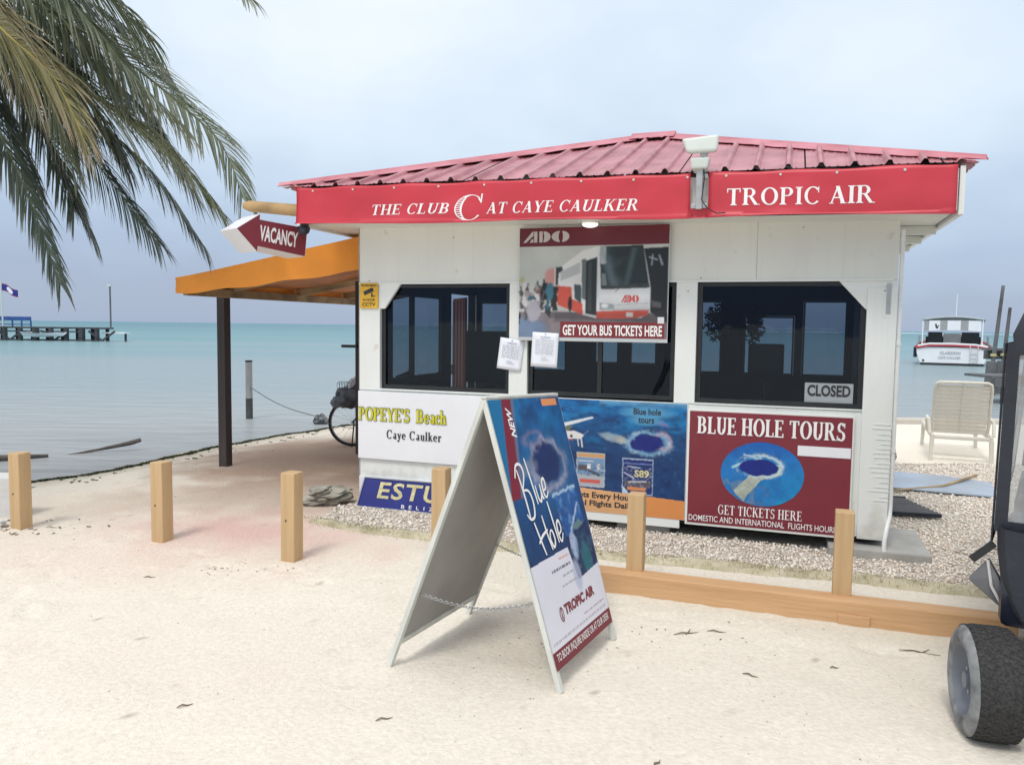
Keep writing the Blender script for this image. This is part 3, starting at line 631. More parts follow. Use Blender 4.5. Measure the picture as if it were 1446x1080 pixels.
# right corner casing with lapped edges and nail marks
cs = MB().box(4.05, 4.242, -.012, -.002, .12, 1.9)
cs.build('corner_casing', M_wall, kiosk, .002)
lp = MB()
for i in range(17):
    z = .40+i*.034+rng.uniform(-.004, .004); lp.box(4.16+rng.uniform(-.05, .03), 4.246, -.0155, -.0125, z, z+.005)
lp.build('casing_laps', M_white, kiosk)
kb('bracket_plate', [(4.17, 4.20, -.016, -.0125, 1.72, 1.93)], M_metal, .001)
nh = MB()
for z0_, us_n in ((1.975, (.1, 2.9)), (2.33, (.9, 3.6)), (1.02, (1.34,))):
    for u_ in us_n: nh.lathe([(0, .0055), (-.002, .0045), (-.0025, .0003)], (u_+rng.uniform(-.02, .02), .0035, z0_+rng.uniform(-.004, .004)), (0, 1, 0), 7)
for u_ in (.1, 1.47, 2.81, 4.15):
    for z_ in (1.88,): nh.lathe([(0, .0055), (-.002, .0045), (-.0025, .0003)], (u_+rng.uniform(-.03, .03), -.0006 if u_ < 4 else -.0126, z_), (0, 1, 0), 7)
tag(nh.build('nail_heads', mat('rusty_nail', (.22, .15, .10), .7, .3, 20), kiosk), kind='stuff')
for u_ in (1.70, 3.30): MB().box(u_, u_+.005, .0025, .0045, 1.966, 2.42).build('panel_joint', mat('joint_filler', (.50, .50, .47), .8, .1, 8), kiosk)
# sills
kb('window_sill', [(.2, 1.39, -.004, .09, 1.034, 1.046)], M_white, .001)
kb('window_sill', [(2.885, 4.05, -.004, .09, 1.034, 1.042)], M_white, .001)
# glazed openings
def window(u0, u1, z0, z1, v, mull=(), fw=.05, glass=M_glassF, cut=None, rails=(), axis='u'):
    f = MB(); a, b = v, v+.04
    def bx_(x0, x1, zz0, zz1):
        if axis == 'u': f.box(x0, x1, a, b, zz0, zz1)
        else: f.box(a, b, x0, x1, zz0, zz1)
    bx_(u0, u0+fw, z0, z1); bx_(u1-fw, u1, z0, z1); bx_(u0+fw, u1-fw, z0, z0+fw); bx_(u0+fw, u1-fw, z1-fw, z1)
    for m_ in mull: bx_(m_-fw/2, m_+fw/2, z0+fw+.001, z1-fw-.001)
    for (ra, rb, rz) in rails: bx_(ra, rb, rz-fw/2, rz+fw/2)
    fr_ = f.build('window', M_black, kiosk)
    e = [u0+fw]+[x for m_ in mull for x in (m_-fw/2, m_+fw/2)]+[u1-fw]
    for i in range(0, len(e), 2):
        p = MB()
        if axis == 'u': p.add([(e[i], v+.02, z0+fw), (e[i+1], v+.02, z0+fw), (e[i+1], v+.02, z1-fw), (e[i], v+.02, z1-fw)], [(0, 1, 2, 3)])
        else: p.add([(v+.02, e[i], z0+fw), (v+.02, e[i+1], z0+fw), (v+.02, e[i+1], z1-fw), (v+.02, e[i], z1-fw)], [(0, 1, 2, 3)])
        p.build('pane', glass, fr_, fix=False)
    return fr_
window(.202, 1.388, 1.048, 1.954, .035, (), .035)
window(1.55, 2.728, 1.048, 1.954, .035, (2.14,), .035)
window(2.887, 4.05, 1.044, 1.954, .035, (), .035)
# rear wall with openings, side walls
ops = [(.12, .50, 1.10, 1.88), (.62, 1.18, 1.10, 1.88), (1.50, 1.78, 1.20, 1.80), (1.90, 2.20, 1.20, 1.80), (2.58, 2.88, 1.13, 1.90), (3.10, 3.60, 1.13, 1.74), (3.68, 4.10, 1.13, 1.90)]
us = 0.0; k_ = []
for (a, b, z0, z1) in ops:
    k_.append((us, a, DP-.1, DP, .1, 2.5)); k_.append((a, b, DP-.1, DP, .1, z0)); k_.append((a, b, DP-.1, DP, z1, 2.5)); us = b
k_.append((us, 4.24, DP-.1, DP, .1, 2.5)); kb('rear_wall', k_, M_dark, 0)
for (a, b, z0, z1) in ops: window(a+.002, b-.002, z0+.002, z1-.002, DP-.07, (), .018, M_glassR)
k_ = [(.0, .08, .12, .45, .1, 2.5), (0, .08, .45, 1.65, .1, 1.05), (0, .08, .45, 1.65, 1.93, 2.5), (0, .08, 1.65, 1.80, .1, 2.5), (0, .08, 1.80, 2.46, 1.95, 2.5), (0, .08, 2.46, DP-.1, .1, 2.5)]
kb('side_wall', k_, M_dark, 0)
window(.452, 1.648, 1.052, 1.928, .02, (.93,), .05, M_glassR, axis='v')
kb('side_wall', [(4.16, 4.24, .12, DP-.1, .1, 2.5)], M_white, 0)
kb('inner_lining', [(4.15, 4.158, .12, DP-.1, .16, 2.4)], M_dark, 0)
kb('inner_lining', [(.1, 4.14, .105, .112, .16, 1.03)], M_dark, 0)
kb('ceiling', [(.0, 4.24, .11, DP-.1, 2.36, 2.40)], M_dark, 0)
kb('cladding', [(-.014, -.002, .0, DP, .02, 2.45)], M_white, 0) if False else None
MB().box(-.006, 0.0, .0, .44, .02, 2.45).build('side_casing', mat('weathered_grey_edge', (.35, .37, .38), .7, .2, 6), kiosk)
# open brown door on the left side
dr = MB(); c0 = Vector((-.03, 2.47, 0)); dd = Vector((-.36, .47, 0)).normalized(); dn = Vector((dd.y, -dd.x, 0))
def dbox(a0, a1, z0, z1, th=.04): dr.obox(c0+dd*(a0+a1)/2+Vector((0, 0, (z0+z1)/2)), dd*(a1-a0)/2, dn*th/2, Vector((0, 0, (z1-z0)/2)))
dbox(0, .58, .17, 1.93, .03); dbox(.04, .10, .2, 1.9, .05); dbox(.18, .24, .2, 1.9, .05); dbox(.34, .40, .2, 1.9, .05); dbox(.50, .56, .2, 1.9, .05)
door = dr.build('door', M_brown, kiosk); dr = MB(); dbox(.50, .53, 1.0, 1.12, .10); dr.build('handle', M_metal, door)
kb('door_jamb', [(.084, .10, 2.47, 2.495, .17, 1.96)], M_metal, 0)
# interior things
desk = thing('desk', 'dark desk inside the kiosk below the right window', 'desk', K(3.2, 1.5, .16), KA)
MB().box(-.7, .75, -.3, .3, .72, .76).build('desk_top', M_dark, desk); [MB().box(a-.02, a+.02, b-.02, b+.02, 0, .72).build('leg', M_dark, desk) for a in (-.66, .71) for b in (-.26, .26)]
ch = thing('office_chair', 'black office chair behind the right kiosk window', 'chair', K(3.34, 2.15, .16), KA)
MB().box(-.17, .17, -.03, .03, .98, 1.30).build('backrest', M_black, ch, .02); MB().box(-.24, .24, -.26, .2, .48, .56).build('seat', M_black, ch, .02)
MB().tube([(0, .02, .9), (0, .02, .5)], .02).build('back_bar', M_metal, ch); MB().tube([(0, 0, .48), (0, 0, .08)], .03).build('column', M_metal, ch)
mbx = MB(); [mbx.bar((0, 0, .06), (.28*math.cos(a), .28*math.sin(a), .03), .04, .03) for a in np.arange(5)*1.2566]; mbx.build('foot', M_black, ch)
mon = thing('monitor', 'dark computer monitor standing behind the left kiosk window', 'monitor', K(.72, 1.35, .93), KA)
MB().box(-.27, .27, -.02, .02, .10, .62).build('screen', M_black, mon, .01); MB().box(-.03, .03, -.02, .04, 0, .2).build('stand', M_black, mon); MB().box(-.14, .14, -.08, .1, 0, .015).build('stand_base', M_black, mon)
ct = thing('counter', 'dark counter inside the kiosk behind the left window', 'counter', K(.95, 1.25, .16), KA)
MB().box(-.6, .9, -.3, .3, .73, .77).build('counter_top', M_dark, ct); MB().box(-.58, .88, -.26, .28, 0, .729).build('cabinet', M_dark, ct)
hp = thing('hanging_plant', 'leafy hanging plant against the rear glass of the right window', 'plant', K(2.84, 2.36, 1.72), KA); MB().tube([(0, 0, .0), (0, 0, .62)], .004, 5).build('cord', M_black, hp); MB().lathe([(0, .05), (.1, .08), (.1, .001)], (0, 0, -.05), (0, 0, 1), 12).build('pot', M_brown, hp, smooth=True)
lv = MB(); rl_ = random.Random(5)
for i in range(520):
    d = Vector((rl_.gauss(0, 1), rl_.gauss(0, .7), rl_.gauss(0, 1.2))); d = d.normalized()*rl_.uniform(.03, .16); c_ = Vector((.02+d.x*1.1, d.y*.6, .0+d.z*1.3-.05)); e1 = Vector((rl_.uniform(-1, 1), rl_.uniform(-1, 1), rl_.uniform(-1, .2))).normalized()*.028; e2 = e1.orthogonal().normalized()*.012; lv.add([c_-e1, c_-e2, c_+e1, c_+e2], [(0, 1, 2, 3)])
lv.build('foliage', mat('plant_leaf', (.03, .06, .03), .6, .3, 9), hp, fix=False)
hp2 = hp.copy(); COL.objects.link(hp2); hp2.location = K(3.20, 2.36, 1.70); hp2['label'] = 'second hanging plant nearer the office chair inside the right window'; hp2.rotation_euler = (0, 0, KA+1.2)
for c_ in list(hp.children): c2 = c_.copy(); COL.objects.link(c2); c2.parent = hp2
# underside gap and concrete pads
for nm, (u0, u1, v0, v1, z0, z1), lab in (('concrete_block', (3.86, 4.52, -.12, .62, -.06, .075), 'low grey concrete pad under the right front corner of the kiosk'),
                                     ('concrete_block', (2.30, 2.72, .05, .5, -.05, .115), 'grey concrete block under the middle of the kiosk'),
                                     ('concrete_block', (.3, .7, .08, .5, -.05, .115), 'grey concrete block under the left end of the kiosk')):
    o = thing(nm, lab, 'block', K(u0, v0, 0), KA); MB().box(0, u1-u0, 0, v1-v0, z0, z1).build('block', M_grey, o, .012)
# ---------------- roof
RU0, RU1, RV0, RV1 = -.50, 4.62, -.40, 2.85; RL, RR, RVm, ZR = 2.18, 2.46, 1.25, 3.315
def ez(u): return 2.735-(u-RU0)/(RU1-RU0)*.078     # the eave sags slightly to the right
roof = bpy.data.objects.new('roof', None); COL.objects.link(roof); roof.parent = kiosk
def hipv(u, front=True):
    if u < RL: f_ = (u-RU0)/(RL-RU0)
    elif u > RR: f_ = (RU1-u)/(RU1-RR)
    else: f_ = 1
    return f_
def rib(s, pitch=.205):
    k = (s/pitch) % 1.0; return .030 if .44 < k < .56 else (.0 if not (.38 < k < .62) else (.030*(1-(abs(k-.5)-.06)/.06)))+(.004 if abs((k % .25)-.0) < .03 or abs(k-.25) < .03 or abs(k-.75) < .03 else 0)
def roof_face(front):
    us_ = np.unique(np.round(np.r_[np.arange(RU0, RU1, .0103), RU1, RL, RR], 4)); bounds = np.arange(RU0, RU1+.9, .82)
    for a, b in zip(bounds[:-1], bounds[1:]):
        seg = [u for u in us_ if a-1e-6 <= u <= min(b, RU1)+1e-6]
        if len(seg) < 2: continue
        rows = [[], [], []]
        for u in seg:
            f_ = hipv(u); v0 = RV0 if front else RV1; z0 = ez(u); zt = z0+(ZR-z0)*f_; vt = v0+(RVm-v0)*f_; h = rib(u-RU0)*min(1, f_*12+.15)
            for i, s_ in enumerate((0, .5, 1)): rows[i].append((u, v0+(vt-v0)*s_, z0+(zt-z0)*s_+h+(.003 if int((a-RU0)/.82+.5) % 2 else 0)))
        MB().grid(rows).build('roof_panel', M_roof, roof, fix=False)
def roof_side(left):
    vs_ = np.unique(np.round(np.r_[np.arange(RV0, RV1, .0103), RV1, RVm], 4)); rows = [[], []]
    for v in vs_:
        f_ = (v-RV0)/(RVm-RV0) if v < RVm else (RV1-v)/(RV1-RVm); u0 = RU0 if left else RU1; ut = RL if left else RR; z0 = ez(u0); h = rib(v-RV0)*min(1, f_*12+.15)
        rows[0].append((u0, v, z0+h)); rows[1].append((u0+(ut-u0)*f_, v, z0+(ZR-z0)*f_+h))
    MB().grid(rows).build('roof_panel', M_roof, roof, fix=False)
roof_face(True); roof_face(False); roof_side(True); roof_side(False)
def cap(a, b, n1, n2, w_=.14, lift=.024, name='ridge_cap', seed=0):
    a, b = Vector(a), Vector(b); rows = []; k = 26; W0 = w_
    for i in range(k+1):
        p = a.lerp(b, i/k); wv = .008*mnoise.noise(Vector((i*.5, seed, 0))); w_ = W0*(min(1, .12+3.2*(i/k if a.z < b.z else 1-i/k)) if abs(a.z-b.z) > .2 else 1)
        rows.append([tuple(p+Vector(n1)*w_+Vector((0, 0, lift-.004+wv))), tuple(p+Vector(n1)*w_*.2+Vector((0, 0, lift+.012))), tuple(p+Vector((0, 0, lift+.022))), tuple(p+Vector(n2)*w_*.2+Vector((0, 0, lift+.012))), tuple(p+Vector(n2)*w_+Vector((0, 0, lift-.004-wv)))])
    o = MB().grid(rows).build(name, M_roofcap, roof, fix=False); so_ = o.modifiers.new('s', 'SOLIDIFY'); so_.thickness = .003
    return o
def slope_dir(face):   # downhill unit vectors of the four faces
    rf = (ZR-2.70)
    if face == 'f': v = Vector((0, RV0-RVm, -rf))
    if face == 'b': v = Vector((0, RV1-RVm, -rf))
    if face == 'l': v = Vector((RU0-RL, 0, -rf))
    if face == 'r': v = Vector((RU1-RR, 0, -rf))
    return v.normalized()
A_, B_ = (RL, RVm, ZR), (RR, RVm, ZR)
cap((RU0-.02, RV0-.02, ez(RU0)-.012), A_, slope_dir('f'), slope_dir('l')*.8, .15, seed=1); cap(B_, (RU1+.03, RV0-.02, ez(RU1)-.012), slope_dir('f'), slope_dir('r')*.8, .15, seed=3)
cap((RU0, RV1, ez(RU0)), A_, slope_dir('b'), slope_dir('l')*.8, .14, seed=5); cap(B_, (RU1, RV1, ez(RU1)), slope_dir('b'), slope_dir('r')*.8, .14, seed=7)
cap((RL-.06, RVm, ZR+.012), (RR+.06, RVm, ZR+.012), slope_dir('f'), slope_dir('b'), .15, .028, seed=9)
for a_, b_ in (((RU0+.1, RV0+.05, ez(RU0)+.0), A_), (B_, (RU1-.1, RV0+.05, ez(RU1))), ((RU0+.1, RV1-.05, ez(RU0)), A_), (B_, (RU1-.1, RV1-.05, ez(RU1))), (A_, B_)):
    a_, b_ = Vector(a_), Vector(b_); MB().bar(a_+Vector((0, 0, -.005)), b_+Vector((0, 0, -.005)), .03, .045).build('hip_gap_closure', M_darkwood, roof)  # dark strip added under the caps so no sky shows through the gaps
# soffit and fascia
fz = lambda u: ez(u)-.012
mb = MB(); mb.add([(RU0+.12, RV0+.08, 2.44), (RU1-.12, RV0+.08, 2.36), (RU1-.12, RV1-.1, 2.37), (RU0+.12, RV1-.1, 2.45)], [(0, 1, 2, 3)])
mb.build('soffit', M_header, kiosk, fix=False)
MB().prism([(RU1-.10, RV0+.02, 2.34), (RU1-.10, RV0+.02, 2.64), (RU1-.07, RV0+.02, 2.64), (RU1-.07, RV0+.02, 2.34)], (0, RV1-RV0-.1, 0)).build('fascia', M_white, kiosk)
MB().prism([(RU0+.10, RV0+.06, 2.42), (RU0+.10, RV0+.06, 2.69), (RU0+.13, RV0+.06, 2.69), (RU0+.13, RV0+.06, 2.42)], (0, RV1-RV0-.1, 0)).build('fascia', M_white, kiosk)
MB().add([(RU0+.135, RV0+.035, 2.44), (RU1-.105, RV0+.035, 2.37), (RU1-.105, RV0+.06, 2.37), (RU0+.135, RV0+.06, 2.44), (RU0+.135, RV0+.035, 2.70), (RU1-.105, RV0+.035, 2.63), (RU1-.105, RV0+.06, 2.63), (RU0+.135, RV0+.06, 2.70)],
         [(0, 3, 2, 1), (4, 5, 6, 7), (0, 1, 5, 4), (1, 2, 6, 5), (2, 3, 7, 6), (3, 0, 4, 7)]).build('fascia', M_white, kiosk)
MB().box(4.245, 4.47, 2.05, 2.42, 2.24, 2.372).build('soffit_box', M_header, kiosk, .003)
for v in (.35, 1.0, 1.65): MB().box(4.245, 4.515, v, v+.04, 2.30, 2.362).build('rafter_end', M_header, kiosk, .003)
# conduit down the right corner
cu_ = [(4.262, .02, 2.3), (4.262, .02, .42), (4.262, .0, .30), (4.245, -.05, .20), (4.235, -.10, .12), (4.235, -.11, .0)]
MB().tube([Vector(p) for p in cu_[:2]]+[Vector((4.262, .02, .36)), Vector((4.258, .0, .29)), Vector((4.235, -.06, .22)), Vector((4.22, -.10, .14)), Vector((4.22, -.105, -.02))], .015, 10).build('drain_pipe', M_pvc, kiosk, smooth=True)
for z in (.75, 1.5): MB().tube([(4.262, .02, z), (4.262, .02, z+.03)], .019, 10).build('pipe_clip', M_pvc, kiosk)
# small lamp under the banner
lp_ = thing('ceiling_lamp', 'small round white lamp under the red banner above the bus poster', 'lamp', K(2.09, -.16, 2.372), KA)
MB().lathe([(0, .066), (-.012, .066), (-.02, .055)], (0, 0, .03), (0, 0, 1), 20).build('lamp_base', M_white, lp_, smooth=True)
me_ = bpy.data.materials.new('lit_diffuser'); me_.use_nodes = True; b_ = me_.node_tree.nodes['Principled BSDF']; b_.inputs['Base Color'].default_value = (.9, .88, .85, 1); b_.inputs['Emission Color'].default_value = (1, .97, .9, 1); b_.inputs['Emission Strength'].default_value = .9
MB().lathe([(.0, .062), (-.014, .052), (-.022, .028), (-.024, .001)], (0, 0, .008), (0, 0, 1), 20).build('diffuser', me_, lp_, smooth=True)

# ---------------- banner
def bwob(u, z):
    t_ = (u+.37)/(4.90); a = .012*math.sin(u*5.1+z*3)+.010*mnoise.noise(Vector((u*1.6, z*2.5, 3)))+.010*mnoise.noise(Vector((u*4, z*7, 9)))
    return a, -.075*(u+.37)/4.9
ban = thing('banner', 'long red vinyl banner with white lettering nailed along the front eave', 'banner', K(0, -.41, 0), KA)
def banner(u0, u1, z0, z1, notch=None):
    rows = []; nz_, nu = 14, int((u1-u0)/.035)
    for j in range(nz_+1):
        r_ = []
        for i in range(nu+1):
            u = u0+(u1-u0)*i/nu; s_ = j/nz_; z = z0+(z1-z0)*s_; dy, dz = bwob(u, z)
            dy += -.012*max(0, 1-s_*5)*math.sin(u*2.1+1)-.02*(s_ < .06)
            z += .005*math.sin(u*11)*(s_ > .95)+.008*math.sin(u*3.3+2)*(s_ < .05)
            r_.append((u, dy, z+dz))
        rows.append(r_)
    o = MB().grid(rows).build('banner_cloth', M_red, ban, smooth=True, fix=False); m_ = o.modifiers.new('s', 'SOLIDIFY'); m_.thickness = .002; m_.offset = 1; return o
banner(-.35, 2.862, 2.418, 2.722); banner(2.985, 4.50, 2.418, 2.722); banner(2.864, 2.983, 2.418, 2.49)
w2 = lambda x, z: (bwob(x, z)[0]-.0045, bwob(x, z)[1])
lettering(serif('THE CLUB', .22), .36, 1.03, 2.485, 2.568, 0, M_wtext, ban, wob=w2, overlap=True)
lettering(serif('AT CAYE CAULKER', .22), 1.335, 2.497, 2.477, 2.563, 0, M_wtext, ban, wob=w2, overlap=True)
# the striped capital C emblem
g_ = (lambda: (lambda P: P)(None))
cv, cf = [], []
def addp(P):
    o = len(cv); cv.extend(P); cf.append(tuple(range(o, o+len(P))))
for P in arc(.48, .5, .44, .52, .30, .485, 48, 128, 12, .05): addp(P)
for P in arc(.48, .5, .44, .52, .30, .485, 232, 322, 12, .05): addp(P)
for P in arc(.48, .5, .44, .52, .405, .50, 128, 232, 12): addp(P)
for P in arc(.50, .5, .30, .50, .24, .47, 128, 232, 12): addp(P)
for k in range(9):
    y_ = .16+k*.085; dx_ = .44*math.sqrt(max(0, 1-((y_-.5)/.52)**2)); addp([(.48-dx_+.02, y_-.018), (.50-dx_*.66, y_-.010), (.50-dx_*.66, y_+.022), (.48-dx_+.02, y_+.018)])
addp([(.80, .68), (.845, .68), (.845, 1.04), (.80, 1.04)]); addp([(.72, .84), (.80, .72), (.80, .80), (.75, .90)])
lettering(([(x+.10*y, y) for x, y in cv], cf), 1.075, 1.31, 2.43, 2.63, 0, M_wtext, ban, 'emblem', wob=w2, overlap=True)
lettering(serif('TROPIC AIR', .0, .05), 3.11, 4.035, 2.492, 2.610, 0, M_wtext, ban, wob=w2, overlap=True)
for u in list(np.arange(-.2, 2.85, .38))+[3.10, 3.45, 3.80, 4.2]:
    dy, dz = bwob(u, 2.69); MB().lathe([(0, .009), (-.004, .008), (-.005, .001)], (u, dy-.003, 2.695+dz), (0, 1, 0), 8).build('nail', M_lamp, ban)
# solar street lamp on the eave
sl = thing('solar_street_lamp', 'pale grey solar lamp on a steel bracket at the banner joint', 'lamp', K(2.925, -.44, 2.42), KA)
MB().box(-.022, .022, -.02, .02, 0, .30).build('bracket_post', M_metal, sl, .004)
mb = MB(); mb.box(-.055, -.0225, -.006, .012, .008, .038); mb.box(.0225, .055, -.006, .012, .008, .038); mb.box(.0225, .055, -.006, .012, .21, .24); mb.build('bracket_plate', M_metal, sl, .002)
MB().add([(-.055, -.05, .27), (.055, -.05, .27), (.07, -.05, .345), (-.065, -.05, .345), (-.045, .04, .25), (.045, .04, .25), (.07, .04, .345), (-.065, .04, .345)], [(0, 1, 2, 3), (4, 7, 6, 5), (0, 4, 5, 1), (1, 5, 6, 2), (2, 6, 7, 3), (3, 7, 4, 0)]).build('lamp_body', M_lamp, sl, .012)
MB().box(.0, .05, -.03, .01, .345, .40).build('neck', M_metal, sl, .003)
MB().add([(-.085, -.075, .375), (.115, -.075, .375), (.125, -.06, .49), (-.125, -.06, .475), (-.085, -.02, .37), (.115, -.02, .37), (.125, -.0, .49), (-.125, -.0, .475)], [(0, 1, 2, 3), (4, 7, 6, 5), (0, 4, 5, 1), (1, 5, 6, 2), (2, 6, 7, 3), (3, 7, 4, 0)]).build('lamp_head', M_lamp, sl, .018)
MB().tube([(.02, -.03, .35), (.035, -.035, .2), (.02, -.035, .06), (.06, -.04, 0), (.12, -.03, -.035), (.18, -.02, -.03)], .004, 6).build('cable', M_black, sl, smooth=True)

# ================================================================== signs on the kiosk
def sign(name, label, u, v, z, cat='sign', tilt=0): 
    o = thing(name, label, cat, K(u, v, z), KA); o.rotation_euler = (tilt, 0, KA); return o
# white beach sign
s = sign('beach_sign', 'white board with yellow and black place names under the left window', 0, -.022, .43)
MB().box(-.002, 1.28, 0, .014, 0, .592).build('panel', M_white2, s, .002)
for tx_, x0_, x1_ in (("POPEYE'S", .005, .50), ("Beach", .565, .845)):
    gg_ = serif(tx_, 0, .02)
    for q_, (ox_, oz_) in enumerate(((-.004, -.003), (.006, -.003), (-.004, .004), (.006, .004))): lettering(gg_, x0_+ox_, x1_+ox_, .335+oz_, .452+oz_, -.0025-.0012*q_, M_olivet, s, overlap=True)
    for q_, ox_ in enumerate((-.002, .003)): lettering(gg_, x0_+ox_, x1_+ox_, .337, .450, -.0078-.0012*q_, M_ytext, s, overlap=True)
for q_, ox_ in enumerate((0, .0035)): lettering(serif("Caye Caulker", 0, .09), .28+ox_, .80+ox_, .165, .265, -.003-.0012*q_, M_ink, s, overlap=True)
# leaning dark blue board
s = sign('blue_board', 'dark blue board with cream capitals leaning at the kiosk foot', .03, -.10, .012, tilt=R(-14))
MB().prism([(.0, 0, .0), (.98, 0, .0), (.98, 0, .262), (.045, 0, .262)], (0, .012, 0)).build('panel', M_estu, s)
MB().bar((.0, -.004, .004), (.98, -.004, .004), .01, .012).build('edging', M_metal, s); MB().bar((.045, -.004, .262), (.98, -.004, .262), .01, .01).build('edging', M_metal, s); MB().bar((.0, -.004, .01), (.045, -.004, .258), .01, .01).build('edging', M_metal, s)
lettering(sans('ESTU', .02, .12, 1.12), .185, .80, .088, .232, -.004, M_cream, s); lettering(sans('BELIZE', .01, 0, 2.2), .43, .80, .022, .052, -.004, M_wtext, s)
# bus poster
s = sign('bus_poster', 'poster of a parked coach with maroon top band hung over the middle window', 1.484, -.045, 1.49, 'poster')
MB().box(0, 1.192, .001, .012, 0, .893).build('backing', M_white2, s, .001)
A = Art(65, 875, 75, 705, 320, 240, (188, 192, 186)); A.noise(.01, (205, 208, 200), .3, .8, .5)
A.rect(60, 880, 545, 710, (118, 112, 118)); A.noise(.02, (150, 140, 140), .4, .7, .5, 4, (A.Y > 545)*1.)
A.ell(110, 650, 90, 60, (110, 140, 175), a=.7, soft=.5); A.poly([(240, 540), (875, 560), (875, 600), (240, 580)], (92, 86, 90), .7)
A.ell(248, 350, 30, 40, (206, 120, 114), a=.7, soft=.5)
A.poly([(268, 300), (300, 295), (420, 205), (510, 185), (510, 580), (430, 560), (268, 490)], (222, 222, 220)); A.poly([(272, 296), (310, 292), (312, 312), (290, 330), (286, 395), (272, 398)], (58, 62, 66))
A.poly([(284, 398), (362, 405), (366, 470), (425, 500), (426, 560), (284, 505)], (206, 88, 72)); A.poly([(375, 390), (415, 395), (418, 500), (380, 470)], (70, 82, 88)); A.poly([(415, 255), (440, 250), (442, 480), (420, 470)], (100, 110, 112))
A.ell(355, 500, 11, 42, (40, 40, 44)); A.poly([(440, 262), (500, 242), (503, 565), (440, 552)], (38, 46, 48)); A.poly([(452, 275), (470, 270), (472, 540), (452, 535)], (62, 70, 72))
A.poly([(500, 185), (760, 185), (785, 440), (782, 540), (740, 575), (500, 580)], (214, 216, 218)); A.poly([(512, 186), (742, 182), (778, 398), (522, 412)], (34, 46, 50)); A.poly([(512, 186), (545, 186), (548, 280), (520, 282)], (196, 200, 200))
A.noise(.02, (66, 82, 88), .45, .8, .6, 11, ((A.X > 560) & (A.X < 740) & (A.Y > 190) & (A.Y < 390))*1.); A.poly([(524, 330), (545, 335), (556, 405), (526, 405)], (120, 130, 130))
A.poly([(522, 398), (778, 388), (780, 412), (524, 420)], (60, 66, 68)); A.line(600, 432, 622, 412, 4, (30, 30, 30)); A.line(715, 395, 735, 398, 4, (30, 30, 30))
A.poly([(515, 492), (590, 500), (600, 525), (520, 530)], (150, 158, 160)); A.ell(545, 510, 18, 12, (235, 238, 238)); A.poly([(500, 540), (782, 528), (770, 560), (700, 578), (500, 580)], (206, 84, 66)); A.rect(660, 695, 545, 568, (228, 224, 220)); A.line(590, 505, 770, 495, 3, (150, 150, 152))
A.poly([(745, 195), (875, 185), (875, 600), (830, 575), (785, 540), (786, 420), (765, 300)], (30, 36, 42)); A.poly([(745, 180), (875, 178), (875, 195), (745, 200)], (205, 208, 205)); A.line(775, 248, 815, 262, 7, (150, 165, 175)); A.line(792, 235, 788, 290, 6, (150, 165, 175)); A.line(826, 240, 842, 288, 10, (140, 155, 165)); A.poly([(790, 480), (840, 490), (840, 520), (795, 515)], (90, 86, 90))
A.mottle(.006, .16, 61); A.put(np.exp(-((A.X-A.Y*.35-455)/26)**2)*((A.X > 512) & (A.X < 742) & (A.Y < 400) & (A.Y > 184)), (110, 130, 140), .55); A.put(np.exp(-((A.X+A.Y*.2-735)/14)**2)*((A.Y > 195) & (A.Y < 395)), (90, 110, 116), .5); A.put(np.exp(-((A.Y-455)/16)**2)*((A.X > 515) & (A.X < 780)), (238, 238, 238), .5); A.put(np.clip((A.Y-480)/60, 0, 1)*((A.X > 515) & (A.X < 780) & (A.Y < 535)), (150, 152, 156), .55); A.put(np.clip((A.Y-520)/40, 0, 1)*((A.X > 270) & (A.X < 860) & (A.Y < 598)), (60, 56, 62), .4); A.poly([(300, 320), (410, 268), (410, 330), (300, 372)], (120, 128, 130), .45)
A.warp(9, .05)
rr = np.random.default_rng(3)
for i in range(70):
    x = rr.uniform(66, 262); y = rr.uniform(400, 540) if x > 130 else rr.uniform(395, 585); c = [(52, 54, 60), (88, 86, 94), (160, 150, 150), (206, 204, 206), (50, 100, 120), (120, 96, 92), (36, 36, 42)][rr.integers(7)]
    A.ell(x, y, rr.uniform(5, 12), rr.uniform(12, 30), c, soft=.35)
    if i % 3 == 0: A.ell(x, y-rr.uniform(20, 34), 6, 7, (86, 66, 60), soft=.4)
A.ell(150, 540, 34, 50, (170, 166, 176), soft=.3); A.ell(240, 430, 18, 46, (64, 116, 134), soft=.2); A.rect(258, 285, 400, 540, (44, 46, 50)); A.ell(80, 365, 14, 14, (170, 165, 80), soft=.5, a=.6); A.unwarp(); A.blur(3); A.mottle(.006, .10, 63)
A.rect(60, 880, 70, 180, (104, 34, 46)); A.rect(302, 862, 598, 684, (128, 44, 50)); A.rect(60, 880, 688, 706, (196, 200, 202)); A.rect(825, 858, 568, 604, (222, 224, 224))
A.C *= .92; A.build('picture', M_print, s, flat(.003, 1.189, .003, .89, -.0015))
def fx(X): return (X-65)/810*1.192
def fzz(Yp): return .893-(Yp-75)/630*.893
def ado(x0, x1, z0, z1, m, y=-.0035):
    V_, F_ = [], []
    def a_(P): o = len(V_); V_.extend(P); F_.append(tuple(range(o, o+len(P))))
    a_([(0, 0), (.18, 0), (.62, .62), (.62, 1), (.56, 1)]); a_([(.66, 0), (.86, 0), (.86, 1), (.66, 1)]); a_([(.40, .0), (.62, 0), (.62, .30), (.52, .30)])
    a_([(.98, 0), (1.18, 0), (1.18, 1), (.98, 1)])
    for P in arc(1.24, .5, .42, .5, .04, .28, -90, 90, 10): a_(P)
    for P in arc(2.24, .5, .52, .5, .10, .42, 95, 265, 12): a_(P)
    for P in arc(2.34, .5, .44, .5, .06, .42, -85, 85, 12): a_(P)
    return lettering((V_, F_), x0, x1, z0, z1, y, m, s, overlap=True)
